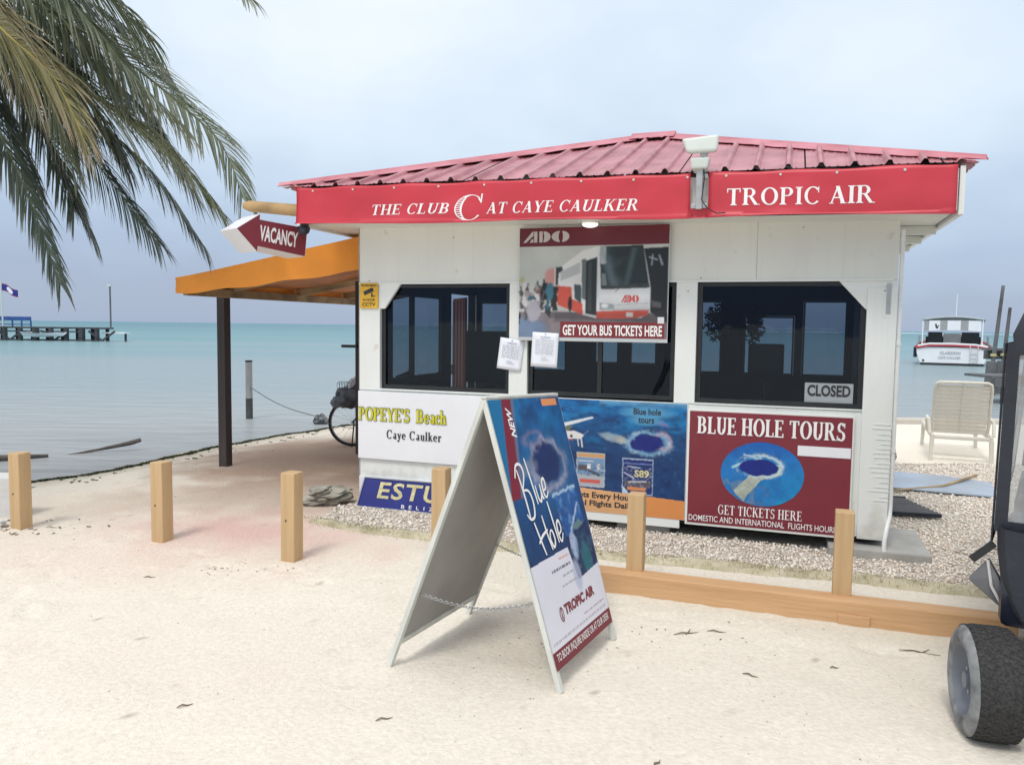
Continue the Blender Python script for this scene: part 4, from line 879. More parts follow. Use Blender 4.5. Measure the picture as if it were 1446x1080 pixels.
ado(fx(88), fx(346), fzz(158), fzz(97), mat('silver_print', (.55, .50, .49), .5, .06)); ado(fx(632), fx(724), fzz(490), fzz(450), mat('red_print', (.62, .09, .09), .5, .06))
lettering(sans('GET YOUR BUS TICKETS HERE', .028), fx(318), fx(848), fzz(672), fzz(614), -.0035, M_wtext, s)
# papers
def paper(label, u, z, w_, h_, a, v, seed):
    o = thing('paper_notice', label, 'notice', K(u, v, z), KA, 'paper notices taped to the kiosk'); o.rotation_euler = (0, R(a), KA)
    rows = [[(-w_/2+w_*i/6, -.006*math.sin(i/6*3.1+seed)-.003*(j/8)**2, -h_*j/8) for i in range(7)] for j in range(9)]
    sh = MB().grid(rows).build('sheet', M_paper, o, smooth=True, fix=False); so_ = sh.modifiers.new('s', 'SOLIDIFY'); so_.thickness = .0008
    r = random.Random(seed); mb = MB(); z0 = -.035*h_/.28
    mb.box(-w_*.18, w_*.22, -.0105, -.010, z0-.008, z0)
    for i in range(9):
        zz = -h_*(.22+.048*i); x = -w_*.36
        while x < w_*.32: L_ = r.uniform(.01, .04); mb.box(x, min(x+L_, w_*.36), -.0105, -.010, zz-.004, zz); x += L_+.008
    for i in range(2): mb.box(-w_*.12, w_*(.1+.1*i), -.0105, -.010, -h_*(.72+.06*i)-.004, -h_*(.72+.06*i))
    mb.build('lettering', M_greyink, o); MB().lathe([(0, .006), (-.004, .004), (-.005, .0005)], (0, -.008, -.012), (0, 1, 0), 8).build('pin', M_metal, o)
paper('tilted white notice pinned on the post left of the bus poster', 1.425, 1.50, .205, .255, 7, -.012, 1)
paper('straight white notice pinned at the lower left of the bus poster', 1.72, 1.555, .215, .275, 2.5, -.060, 2)
# blue aerial poster
s = sign('sea_tour_poster', 'blue aerial sea poster with orange strip below the middle window', 1.45, -.012, .135, 'poster')
MB().box(0, 1.388, .001, .010, 0, .898).build('backing', M_white2, s, .001)
X0, X1 = -268, 1143; Y0, Y1 = 65, 1000
A = Art(X0, X1, Y0, Y1, 360, 240, (24, 62, 112)); A.put(np.clip((430-A.Y)/380, 0, 1), (14, 104, 168)); A.noise(.006, (20, 130, 190), .42, .75, .8, 7, np.clip((520-A.Y)/300, 0, 1), sy=2.5); A.noise(.02, (60, 160, 205), .6, .85, .55, 8, np.clip((420-A.Y)/300, 0, 1), sy=3)
A.noise(.012, (16, 44, 92), .45, .7, .6, 9, sy=2); A.put(np.clip((110-A.Y)/45, 0, 1)*(A.X > 450), (128, 184, 214), .6); A.noise(.03, (70, 120, 160), .68, .85, .5, 12, np.clip((A.Y-400)/100, 0, 1))
A.warp(16, .02); A.ell(600, 375, 110, 26, (150, 170, 180), 12, .5, .85, .5, 3); A.ell(660, 390, 60, 16, (186, 176, 160), 14, .5, .7, .5, 4)
A.ring(845, 400, 155, 88, .16, (120, 165, 200), a=.9, seed=13); A.ring(960, 380, 60, 60, .25, (190, 160, 180), a=.7, seed=14); A.ell(835, 398, 126, 64, (22, 36, 118), soft=.1); A.ell(960, 240, 40, 16, (130, 120, 170), 30, .5, .6, .4); A.noise(.05, (190, 205, 215), .55, .8, .8, 66, np.exp(-((A.rad(845, 400, 160, 92)-1)/.22)**2)); A.unwarp(); A.blur(1); A.mottle(.03, .22, 67)
A.poly([(120, 275), (395, 202), (408, 214), (150, 302)], (222, 226, 230)); A.poly([(150, 300), (240, 285), (190, 345), (140, 345)], (110, 110, 90)); A.poly([(120, 335), (250, 330), (330, 360), (300, 395), (160, 400)], (226, 222, 222)); A.line(275, 395, 285, 455, 9, (214, 216, 222)); A.line(305, 390, 315, 460, 12, (214, 216, 222)); A.line(320, 360, 365, 322, 5, (120, 140, 170)); A.ell(222, 375, 11, 13, (60, 50, 60)); A.line(180, 398, 235, 410, 8, (190, 50, 60))
A.warp(2.5, .06); A.rect(270, 506, 505, 792, (190, 196, 198)); A.rect(276, 500, 512, 545, (206, 158, 110)); A.rect(276, 500, 548, 700, (118, 150, 186)); A.rect(276, 500, 690, 784, (170, 178, 186)); A.rect(285, 380, 612, 655, (92, 84, 88)); A.poly([(370, 640), (470, 680), (460, 700), (370, 665)], (80, 84, 92)); A.rect(300, 470, 728, 760, (206, 96, 84)); A.rect(285, 410, 570, 580, (210, 214, 220)); A.rect(360, 388, 598, 640, (232, 232, 232)); A.ell(455, 618, 16, 22, (222, 222, 226)); A.rect(435, 490, 646, 652, (222, 222, 226))
A.rect(648, 894, 528, 826, (176, 190, 214)); A.rect(655, 888, 538, 818, (30, 50, 112)); A.rect(655, 888, 566, 576, (110, 130, 180)); A.line(664, 650, 740, 690, 9, (200, 208, 222)); A.line(690, 596, 790, 604, 8, (190, 198, 214)); A.rect(665, 880, 712, 760, (86, 84, 96)); A.line(700, 725, 840, 712, 12, (190, 190, 196)); A.rect(690, 840, 764, 790, (212, 140, 84)); A.poly([(655, 760), (690, 800), (700, 818), (655, 818)], (190, 210, 224)); A.noise(.09, (60, 70, 84), .5, .7, .6, 71, ((A.X > 280) & (A.X < 500) & (A.Y > 600) & (A.Y < 700))*1.); A.noise(.09, (170, 176, 186), .55, .75, .6, 72, ((A.X > 660) & (A.X < 884) & (A.Y > 600) & (A.Y < 770))*1.); A.unwarp(); A.blur(1)
A.ell(834, 148, 135, 34, (90, 160, 200), soft=.9, a=.75); A.ell(828, 214, 85, 28, (90, 160, 200), soft=.9, a=.7); A.put((A.Y > 800+(A.X-270)*.055)*1., (222, 146, 84)); A.put(((A.Y > 800+(A.X-270)*.055) & (A.X < 700))*1., (222, 176, 130), .8)
A.C *= .92; A.build('picture', M_print, s, flat(.003, 1.385, .003, .895, -.0015))
fx2 = lambda X_: (X_-X0)/(X1-X0)*1.388; fz2 = lambda Y_: .898-(Y_-Y0)/(Y1-Y0)*.898
lettering(sans('Blue hole', .02), fx2(726), fx2(942), fz2(170), fz2(118), -.0035, M_ink, s); lettering(sans('tours', .02), fx2(765), fx2(890), fz2(238), fz2(190), -.0035, M_ink, s)
lettering(sans('Flights Every Hour', .028), fx2(205), fx2(735), fz2(895), fz2(830), -.0035, M_ink, s); lettering(sans('Local Flights Daily', .028), fx2(210), fx2(740), fz2(960), fz2(900), -.0035, M_ink, s)
lettering(sans('S89', .03), fx2(745), fx2(860), fz2(680), fz2(620), -.0035, M_cream, s)
# maroon tour sign
s = sign('tour_sign', 'maroon board with round blue sea picture under the right window', 2.842, -.030, .115)
MB().box(0, 1.162, .004, .018, -.002, .885).build('frame', M_white, s, .003); MB().box(.018, 1.15, 0, .0035, .018, .868).build('panel', M_maroon, s)
sx_ = lambda X_: .018+(X_-75)/(660-75)*1.13; sz_ = lambda X_, Y_: .868-(Y_-(527+(X_-80)*.045))/(915-527+(X_-80)*.01)*.85
for q_, ox_ in enumerate((-.002, .003)): lettering(serif('BLUE HOLE TOURS', 0, .05), .075+ox_, 1.10+ox_, .70, .832, -.003-.0012*q_, M_wtext, s, overlap=True)
lettering(serif('GET TICKETS HERE', 0, .05), .245, .835, .098, .172, -.003, M_wtext, s, overlap=True)
lettering(sans('DOMESTIC AND INTERNATIONAL  FLIGHTS HOURLY', .006), .03, 1.10, .035, .080, -.003, M_wtext, s)
rows = []; mb = MB().box(.79, 1.145, -.004, -.001, .578, .652); mb.build('cover_patch', M_white2, s, .0012)
A = Art(195, 515, 625, 865, 240, 180, (30, 120, 190)); A.warp(7, .03); A.put(np.clip((A.Y-700)/160, 0, 1)*np.clip((A.X-330)/100, 0, 1), (18, 150, 200), .7); A.put(np.clip((700-A.Y)/70, 0, 1), (24, 84, 178), .7); A.noise(.02, (30, 90, 170), .4, .75, .6, 5)
A.poly([(245, 812), (310, 745), (420, 705), (430, 740), (350, 770), (285, 850)], (180, 190, 180)); A.noise(.08, (140, 150, 130), .4, .6, .6, 8, ((A.X < 330) & (A.Y > 770))*.6); A.ring(345, 716, 82, 40, .12, (190, 220, 230), gate=np.clip((A.X-280)/60, 0, 1)); A.line(240, 725, 290, 700, 9, (160, 200, 220)); A.line(285, 672, 350, 688, 7, (170, 205, 225)); A.ell(342, 720, 70, 30, (18, 40, 130), soft=.08, wob=.2); A.noise(.12, (196, 196, 176), .5, .7, .7, 74, (A.rad(345, 716, 86, 44) < 1.12)*(A.rad(345, 716, 86, 44) > .88)*1.); A.noise(.1, (120, 110, 84), .5, .7, .6, 75, ((A.X-.5*A.Y < -20) & (A.Y > 740) & (A.X > 240))*.5); A.unwarp(); A.blur(2); A.mottle(.05, .18, 76)
A.C *= .95
ny_, nx_ = A.X.shape; rgrid = 40
def ellP(fx_, fy_):   # square grid squeezed into an oval
    a = fx_*2-1; b = fy_*2-1; x = a*np.sqrt(1-b*b/2); z = b*np.sqrt(1-a*a/2); return np.stack([.548+x*.292, np.full_like(x, -.0025), .422-z*.238], -1)
# resample colours so that the picture is not warped
a = np.linspace(-1, 1, nx_)[None, :]; b = np.linspace(-1, 1, ny_)[:, None]; xx = a*np.sqrt(1-b*b/2); yy = b*np.sqrt(1-a*a/2)
A.C = A.C[((yy+1)/2*(ny_-1)).round().astype(int), ((xx+1)/2*(nx_-1)).round().astype(int)]
A.build('picture', M_print, s, ellP)
# closed sign just before the pane; the glass's dimming is put into its grey
s = sign('closed_sign', 'CLOSED sign in glass dimmed grey with black letters in the right window corner', 3.665, .045, 1.075)
MB().box(0, .325, 0, .004, 0, .145).build('panel', mat('sign_glass_dimmed', (.34, .37, .39), .5, .05), s); lettering(sans('CLOSED', .035), .018, .308, .048, .132, -.002, M_ink, s); s.location = K(3.665, .048, 1.075)
# camera warning sign
s = sign('warning_sign', 'small yellow camera warning sign on the left corner post', .012, -.016, 1.742)
MB().box(0, .178, 0, .006, 0, .218).build('panel', M_yellow, s, .001); lettering(sans('WARNING', .02), .012, .166, .185, .208, -.002, M_ink, s); lettering(sans('24 HOUR', .02), .03, .15, .062, .082, -.002, M_ink, s); lettering(sans('CCTV', .02), .025, .155, .018, .048, -.002, M_ink, s)
mb = MB(); mb.obox((.088, -.003, .145), Vector((.045, 0, .018)), (0, .0008, 0), Vector((-.006, 0, .016))); mb.obox((.12, -.003, .115), (.006, 0, 0), (0, .0008, 0), (0, 0, .018)); mb.box(.12, .15, -.0036, -.002, .10, .108); mb.build('camera_symbol', M_ink, s)

# vacancy arrow and the beam that carries it -----------------------------------------
bm_ = thing('sign_beam', 'weathered wooden beam end sticking out left of the red banner', 'beam', (0, 0, 0))
MB().tube([(-2.30, 6.74, 2.600), (-2.25, 6.72, 2.592), (-1.40, 6.62, 2.515), (-.9, 6.75, 2.49)], [.030, .047, .055, .055], 12).build('beam', mat('ochre_log', (.46, .30, .14), .75, .25, 5, .003, 30), bm_, smooth=True)
va = thing('arrow_sign', 'maroon arrow box sign reading VACANCY beside the orange awning', 'sign', (-2.11, 6.50, 2.345)); va.rotation_euler = (0, R(5.6), R(45))
ar = [(-.19, 0, .0), (0.0, 0, -.155), (0.0, 0, -.110), (.445, 0, -.122), (.445, 0, .122), (0, 0, .110), (0, 0, .155)]
hd = MB().prism(ar, (0, .30, 0)); hd.build('arrow_box', M_white2, va)
MB().prism([(x*.985+.002, -.003, z*.985) for x, y, z in ar], (0, .0025, 0)).build('face', M_maroon, va)
lettering(sans('VACANCY', .03, 0, 1.02), .012, .36, -.062, .068, -.0045, M_wtext, va)
hk = thing('eave_camera', 'dark dome camera hanging under the left end of the banner', 'camera', K(-.36, -.30, 2.40), KA)
MB().lathe([(0, .05), (-.02, .055), (-.05, .045), (-.07, .02), (-.073, .001)], (0, 0, .02), (0, 0, 1), 16).build('dome', M_navy, hk, smooth=True); MB().box(-.03, .03, -.03, .03, .02, .05).build('mount', M_black, hk)

# ================================================================== awning
aw = thing('orange_awning', 'orange tarp awning sloping from the kiosk left wall to a dark post', 'awning', KO, KA)
def az(u): return 2.455+(u/2.35)*.41
def awp(u, v): return (u, v, az(u)+.02*mnoise.noise(Vector((u*1.3, v*1.1, 0)))-.02*math.sin(max(0, -u)/2.35*3.14))
AV0, AV1 = .38, 4.6
rows = [[awp(-2.33+2.32*i/24, AV0+(AV1-AV0)*j/36) for i in range(25)] for j in range(37)]
o = MB().grid(rows).build('tarp', M_orange, aw, smooth=True, fix=False)
rows = [[(x, y, z-.03) for x, y, z in r_] for r_ in rows]; MB().grid(rows).build('tarp_underside', M_orange_in, aw, smooth=True, fix=False)  # second sheet just below the tarp, coloured browner than the top
rows = []
for k in range(5):
    s_ = k/4; r_ = []
    for i in range(41):
        u = -2.335+2.33*i/40; x, y, z = awp(u, AV0); drp = .155+.17*(1+u/2.35)**.8+.008*math.sin(i*.5)
        r_.append((x, y-.012-.012*math.sin(i*.5+k*.6)*s_, z+.004-drp*s_))
    rows.append(r_)
MB().grid(rows).build('front_flap', M_orange, aw, smooth=True, fix=False)
rows = []
for k in range(4):
    r_ = []
    for j in range(50):
        v = AV0-.01+(AV1-AV0)*j/49; x, y, z = awp(-2.335, v); r_.append((x-.01+.008*math.sin(j*.6+k), v, z+.004-(.135+.012*math.sin(j*.9))*k/3))
    rows.append(r_)
MB().grid(rows).build('side_flap', M_orange, aw, smooth=True, fix=False)
def raf(v, nm='rafter'): MB().bar((-2.30, v, az(-2.3)-.075), (-.01, v, az(0)-.075), .05, .09).build(nm, M_wood, aw, .004)
for v in (.55, 1.15, 2.4, 3.5, 4.5): raf(v)
MB().bar((-2.27, .42, az(-2.3)-.135), (-2.27, 4.58, az(-2.3)-.135), .05, .09).build('edge_beam', M_wood, aw, .004)
po = thing('awning_post', 'tall square dark brown post holding up the orange awning corner', 'post', (-3.205, 8.66, 0), KA)
MB().box(-.052, .052, -.052, .052, -.25, 2.02).build('post', M_darkwood, po, .006); MB().tube([(-.09, 0, .87), (-.04, 0, .87)], .008, 6).build('bolt', M_metal, po); MB().tube([(-.07, -.02, 1.62), (-.04, -.02, 1.62)], .006, 6).build('bolt', M_metal, po)
po = thing('awning_post', 'dark brown awning post in front of the bicycle beside the kiosk', 'post', (-1.865, 9.55, 0), KA)
MB().box(-.045, .045, -.045, .045, -.2, 2.12).build('post', M_darkwood, po, .006); MB().bar((-.22, -.06, 1.335), (.0, -.06, 1.335), .04, .035).build('peg', M_black, po, .004)

# ================================================================== bicycle
bk = thing('bicycle', 'parked bicycle with bundled front basket behind the dark post', 'bicycle', (-2.09, 10.2, 0), R(8))
def wheel_(cx, nm='wheel'):
    wh = MB().lathe([(-.012, .285), (-.02, .30), (-.012, .318), (.012, .318), (.02, .30), (.012, .285), (-.012, .285)], (cx, 0, .318), (0, 1, 0), 36).build(nm, M_tyre, bk, smooth=True)
    MB().lathe([(-.008, .272), (-.008, .286), (.008, .286), (.008, .272), (-.008, .272)], (cx, 0, .318), (0, 1, 0), 36).build('rim', M_metal, wh)
    sp_ = MB()
    for i in range(18):
        a = i*math.pi/9; sp_.tube([(cx, .02*(-1)**i, .318), (cx+.275*math.cos(a), 0, .318+.275*math.sin(a))], .0016, 4, False)
    sp_.build('spokes', M_metal, wh, fix=False); MB().tube([(cx, -.035, .318), (cx, .035, .318)], .02, 10).build('hub', M_metal, wh)
wheel_(0); wheel_(1.04)
fr_ = MB(); T = lambda *p, r=.014: fr_.tube(p, r, 8)
T((.20, 0, .88), (.28, 0, .62), r=.018); T((.24, 0, .75), (.68, 0, .45)); T((.28, 0, .62), (.50, 0, .30)); T((.68, 0, .45), (.50, 0, .30)); T((.62, 0, .86), (.50, 0, .30)); T((.50, .03, .30), (1.04, .05, .318), r=.009); T((.50, -.03, .30), (1.04, -.05, .318), r=.009); T((.64, .03, .78), (1.04, .05, .318), r=.008); T((.64, -.03, .78), (1.04, -.05, .318), r=.008)
fr_.build('frame', M_black, bk, smooth=True)
MB().tube([(.26, 0, .66), (.24, .045, .62), (.0, .045, .318)], .011, 8).tube([(.26, 0, .66), (.24, -.045, .62), (.0, -.045, .318)], .011, 8).build('fork', M_black, bk, smooth=True)
MB().tube([(.34, -.29, .98), (.24, -.2, 1.0), (.20, 0, .93), (.24, .2, 1.0), (.34, .29, .98)], .012, 8).build('handlebar', M_black, bk, smooth=True)
MB().lathe([(-.12, .001), (-.1, .04), (0, .07), (.1, .10), (.13, .06), (.135, .001)], (.66, 0, .90), (1, 0, .1), 14).build('saddle', M_black, bk, smooth=True)
rows = []
MB().tube([(.5, -.06, .3), (.5, .06, .3)], .03, 10).tube([(.5, .06, .3), (.62, .06, .18)], .01, 6).tube([(.5, -.06, .3), (.38, -.06, .42)], .01, 6).build('crank', M_metal, bk)
MB().tube([(.02, -.07, .32), (-.01, -.10, 0)], .01, 6).build('kickstand', M_black, bk)
bsk = MB()
for i in range(9):
    a = -.13+i*.0325; bsk.tube([(a*.9-.06, -.15, .60), (a-.06, -.17, .84)], .003, 4).tube([(a*.9-.06, .15, .60), (a-.06, .17, .84)], .003, 4)
for z, s_ in ((.60, .9), (.72, .95), (.84, 1.)): bsk.tube([(-.06+x*.13*s_, y*.16*s_, z) for x, y in ((-1, -1), (1, -1), (1, 1), (-1, 1), (-1, -1))], .004, 4)
bsk.build('basket', M_black, bk)
def lump(cx, cy, cz, sx_, sy_, sz_, seed, amp=.25, n=20, ny=14, ang=0):
    rows = []
    for j in range(ny+1):
        th = math.pi*j/ny; r_ = []
        for i in range(n+1):
            ph = 2*math.pi*(i % n)/n; d = Vector((math.sin(th)*math.cos(ph), math.sin(th)*math.sin(ph), math.cos(th))); k = 1+amp*mnoise.noise(d*1.8+Vector((seed, 0, 0)))+amp*.6*mnoise.noise(d*4.5+Vector((0, seed, 0)))
            x, y, z = d.x*sx_*k, d.y*sy_*k, d.z*sz_*k; x, z = x*math.cos(ang)-z*math.sin(ang), x*math.sin(ang)+z*math.cos(ang); r_.append((cx+x, cy+y, cz+z))
        rows.append(r_)
    return MB().grid(rows)
bg_ = lump(0, 0, 0, .25, .15, .14, 4.2, .35, ang=.3).build('bundle', mat('dark_wrapped_cloth', (.05, .06, .07), .6, .6, 9, .01, 12, col2=(.20, .23, .26)), smooth=True); bg_.location = (-2.10, 10.12, .66); tag(bg_, 'dark cloth bundle packed on the front of the bicycle', 'bundle')
bg_ = lump(0, 0, 0, .14, .10, .06, 6.2, .5, ang=.6).build('plastic_bag', mat('white_plastic_bag', (.55, .60, .64), .35, .3, 9, .008, 12, col2=(.8, .84, .88)), smooth=True); bg_.location = (-2.05, 10.12, .845); tag(bg_, 'crumpled white plastic bag on top of the dark bundle', 'bag')
bg_ = lump(0, 0, 0, .13, .10, .10, 8.1, .35).build('mooring_float', mat('dirty_cloth', (.06, .07, .08), .8, .6, 12, .01, 20, col2=(.22, .24, .25)), smooth=True); bg_.location = (-3.30, 13.4, -.06); tag(bg_, 'frayed dark float at the end of the mooring rope', 'float')
# mooring post in the water and its rope
mp_ = thing('mooring_post', 'short weathered post standing in the water behind the awning post', 'post', (-4.74, 14.0, 0), 0)
MB().tube([(0, 0, -.8), (0, 0, .25)], .062, 12).build('wet_base', mat('wet_timber', (.06, .06, .06), .6, .3, 6), mp_, smooth=True); MB().tube([(0, 0, .25), (0, 0, .905)], .060, 12).build('post_top', mat('grey_post', (.30, .30, .29), .8, .3, 6, .004, 30, stretch=(1, 1, .2)), mp_, smooth=True); MB().tube([(0, 0, .905), (0, 0, .935)], .063, 12).build('cap', M_black, mp_, smooth=True)
pts = []
for i in range(15):
    s_ = i/14; a = Vector((-4.70, 13.95, .46)); b = Vector((-3.34, 13.4, .0)); p = a.lerp(b, s_); p.z -= .10*math.sin(math.pi*s_)*(1-.3*s_); pts.append(p)
tag(MB().tube(pts, .009, 6).build('mooring_rope', M_rope, smooth=True), 'thin sagging rope from the water post to the beach', 'rope')

# ================================================================== yellow bollard posts and beam
POSTS = [((-3.80, 5.96), .585, 'leftmost square tan post beside the low white wall', 2), ((-2.555, 5.63), .585, 'tan post second from the left with a small mark halfway up', -1), ((-1.487, 5.22), .60, 'tan post standing on the sand just left of the grey rock', 1.5),
         ((-.49, 5.44), .60, 'tan post half hidden behind the left leg of the sandwich board', 0)]
def post(x, y, h, lab, a, z0=-.25, w_=.054, ang=KA):
    o = thing('sand_post', lab, 'post', (x, y, 0), ang, 'square tan posts along the sand'); o.rotation_euler = (R(a*.4), R(a*.5), ang)
    c = MB().box(-w_, w_, -w_, w_, z0, h).build('post', M_tan, o, .006)
    if abs(a) > .5: MB().box(-w_*.3, -w_*.1, -w_-.002, -w_+.003, h*.45, h*.47).build('nail_mark', M_black, o)
    return o
for (x, y), h, lab, a in POSTS: post(x, y, h, lab, a)
BA, BB = Vector((.30, 4.78, 0)), Vector((2.62, 3.93, 0)); bd = (BB-BA).normalized(); bn = Vector((-bd.y, bd.x, 0))
beam = thing('ground_beam', 'long ochre painted beam lying on the sand before the kiosk', 'beam', BA, math.atan2(bd.y, bd.x))
LB = (BB-BA).length
MB().add([(0, -.065, -.05), (LB, -.065, -.05), (LB, .065, -.05), (0, .065, -.05), (0, -.06, .128), (LB, -.062, .135), (LB, .068, .135), (0, .07, .128)], [(0, 3, 2, 1), (4, 5, 6, 7), (0, 1, 5, 4), (1, 2, 6, 5), (2, 3, 7, 6), (3, 0, 4, 7)]).build('beam', M_tan2, beam, .008)
MB().box(1.62, 1.78, -.078, -.064, -.03, .06).build('splice_block', M_tan2, beam, .004)
for t_, lab in ((.475, 'tan post rising from the ground beam before the orange poster strip'), (1.64, 'tan post rising from the ground beam in front of the maroon sign')):
    p = BA+bd*t_+bn*.07; post(p.x, p.y, .60+.0*t_, lab, .3, .0, .049, math.atan2(bd.y, bd.x))

# low white wall far left with rubble, driftwood, rock
wl = thing('low_wall', 'low whitewashed concrete wall left of the first tan post', 'wall', (0, 0, 0))
MB().add([(-8.5, 6.35, -.2), (-4.005, 6.22, -.2), (-4.005, 6.42, -.2), (-8.5, 6.6, -.2), (-8.5, 6.35, .33), (-4.005, 6.22, .335), (-4.005, 6.42, .335), (-8.5, 6.6, .33)], [(0, 3, 2, 1), (4, 5, 6, 7), (0, 1, 5, 4), (1, 2, 6, 5), (2, 3, 7, 6), (3, 0, 4, 7)]).build('wall', M_lgrey, wl, .012)
for i, (x, y, s_, lab) in enumerate(((-3.98, 5.98, .05, 'pale stone lump at the wall foot nearest the first post'), (-4.08, 5.93, .04, 'dark rubble stone against the low white wall'), (-3.93, 5.88, .028, 'smallest rubble stone in front of the low wall'))):
    o = lump(0, 0, 0, s_, s_*.8, s_*.6, i*3.3, .5, 12, 8).build('rubble_stone', M_grey if i == 1 else M_lgrey, smooth=True); o.location = (x, y, gz(x, y)+s_*.3); tag(o, lab, 'stone', 'rubble stones by the low wall')
for nm, pts, rr_, lab in (('driftwood_log', [(-8.2, 9.3, -.10), (-6.9, 9.35, -.08), (-6.3, 9.4, -.08), (-5.85, 9.75, -.10)], [.04, .045, .04, .02], 'long dark driftwood log lying in the shallow water'),
                          ('driftwood_branch', [(-5.75, 9.95, -.13), (-5.45, 10.2, -.09), (-5.10, 10.35, -.02), (-4.98, 10.38, .02)], [.008, .018, .032, .028], 'upturned driftwood branch end poking from the shallows')):
    tag(MB().tube(pts, rr_, 9).build(nm, M_twig if 0 else mat('wet_driftwood', (.11, .095, .085), .8, .4, 6, .008, 20), smooth=True), lab, 'driftwood')
rk = thing('grey_rock', 'layered grey driftwood stump at the left foot of the kiosk', 'rock', (-1.66, 6.86, 0), R(10))
M_rk = mat('layered_stone', (.30, .28, .22), .9, .4, 5, .02, 14, col2=(.50, .47, .40), stretch=(1, 1, 4))
for i, (dx, dz, sx_, sz_, sd_) in enumerate(((-.02, .05, .20, .05, 1), (.04, .10, .17, .045, 5), (-.03, .13, .11, .035, 9), (.10, .055, .14, .05, 13))):
    lump(dx, 0, dz, sx_, .13, sz_, sd_, .45, 22, 12, R(8)).build('layer', M_rk, rk, smooth=True)

# ================================================================== sandwich board
NA, FA = Vector((-.128, 3.455, 1.272)), Vector((.232, 4.09, 1.238))      # top edge, near and far end
NL, FL = Vector((-.567, 3.562, -.005)), Vector((-.222, 4.256, -.005))
NR, FR = Vector((.225, 3.313, -.005)), Vector((.549, 3.932, -.005))
sb_ = thing('sandwich_board', 'tall A frame board with blue sea print facing right', 'signboard', (0, 0, 0))
def leafpt(n0, f0, s_, t_, off=0, nrm=None):   # s along width near->far, t down from the top
    a = NA.lerp(n0, t_); b = FA.lerp(f0, t_); p = a.lerp(b, s_)
    return p+(nrm*off if nrm else Vector())
nR = (FA-NA).cross(NR-NA).normalized(); nR = nR if nR.x > 0 else -nR
nL = (FA-NA).cross(NL-NA).normalized(); nL = nL if nL.x < 0 else -nL
for side, n0, f0, nn in (('r', NR, FR, nR), ('l', NL, FL, nL)):
    leaf = bpy.data.objects.new('leaf_frame', None); COL.objects.link(leaf); leaf.parent = sb_
    P = lambda s_, t_, o=0: leafpt(n0, f0, s_, t_, o, nn)
    wdt = (f0-n0).length; fw_ = .028/wdt
    for s_ in (fw_/2, 1-fw_/2): MB().prism([P(s_-fw_/2, 0, -.012), P(s_+fw_/2, 0, -.012), P(s_+fw_/2, 0, .012), P(s_-fw_/2, 0, .012)], P(s_, 1)-P(s_, 0)).build('leg', M_aframe, leaf, .002)
    for t_ in (.012, .905): MB().prism([P(fw_, t_-.012, -.010), P(fw_, t_-.012, .010), P(fw_, t_+.012, .010), P(fw_, t_+.012, -.010)], P(1-fw_, t_)-P(fw_, t_)).build('rail', M_aframe, leaf, .002)
    MB().prism([P(fw_*.6, .008, -.004), P(1-fw_*.6, .008, -.004), P(1-fw_*.6, .915, -.004), P(fw_*.6, .915, -.004)], nn*.006).build('backing_panel', M_aback, leaf)
MB().prism([NA+nL*.014, NA+nR*.014, NA+nR*.014+Vector((0, 0, .012)), NA+nL*.014+Vector((0, 0, .012))], FA-NA).build('top_hinge', M_aframe, sb_, .002)
# print on the right leaf: art coordinates follow the panel (0..100 across, 0..160 down)
A = Art(0, 100, 0, 160, 230, 370, (16, 88, 150)); A.put(np.clip((A.Y-30)/70, 0, 1), (18, 58, 104)); A.noise(.06, (10, 120, 175), .42, .75, .75, 3, np.clip((80-A.Y)/60, 0, 1)); A.noise(.09, (14, 44, 92), .45, .75, .6, 4); A.noise(.2, (60, 150, 190), .66, .85, .4, 6, np.clip((60-A.Y)/40, 0, 1))
A.warp(3.2, .12); A.ell(58, 44, 30, 22, (24, 98, 150), soft=.5, a=.6); A.ring(60, 44, 24, 16, .14, (150, 150, 170), a=.85, wob=.4, seed=9); A.ell(58, 43, 19, 13, (14, 40, 96), soft=.16, wob=.2); A.ring(46, 26, 12, 4, .3, (130, 120, 150), a=.6); A.ell(28, 44, 12, 4, (120, 130, 150), a=.6, soft=.6); A.noise(.05, (20, 60, 110), .5, .8, .5, 13, (A.Y > 80)*1.)
A.noise(.4, (170, 180, 200), .55, .8, .6, 77, np.exp(-((A.rad(60, 44, 24, 16)-1)/.2)**2)); A.unwarp(); A.blur(2); A.mottle(.2, .2, 78)
bx0 = 17-A.Y*.30; A.put(((A.X < bx0))*1., (18, 110, 160)); A.put(((A.X >= bx0) & (A.X < bx0+12) & (A.Y < 60))*1., (126, 30, 48)); A.put(((A.X >= bx0+12) & (A.X < bx0+16) & (A.Y < 60))*1., (96, 110, 140))
A.warp(1.6, .25); A.poly([(54, 64), (91, 62), (94, 92), (60, 96)], (32, 92, 160)); A.line(54, 64.5, 91, 62.5, 2.0, (170, 200, 224)); A.noise(.14, (120, 170, 215), .5, .75, .8, 17, ((A.X > 57) & (A.X < 91) & (A.Y > 63) & (A.Y < 94))*1.); A.noise(.3, (20, 50, 110), .5, .7, .6, 27, ((A.X > 57) & (A.X < 91) & (A.Y > 70) & (A.Y < 96))*1.); A.line(66, 93, 88, 74, 1.8, (170, 190, 220)); A.ell(82, 89, 9, 3.5, (110, 140, 130), a=.8)
A.poly([(58, 93), (96, 88), (99, 119), (62, 124)], (16, 40, 84)); A.noise(.2, (24, 80, 120), .5, .8, .7, 28, ((A.X > 60) & (A.Y > 92) & (A.Y < 120))*1.); A.ell(68, 100, 5, 8, (170, 184, 214), soft=.3); A.ell(84, 112, 6, 9, (20, 110, 120), soft=.5, a=.8)
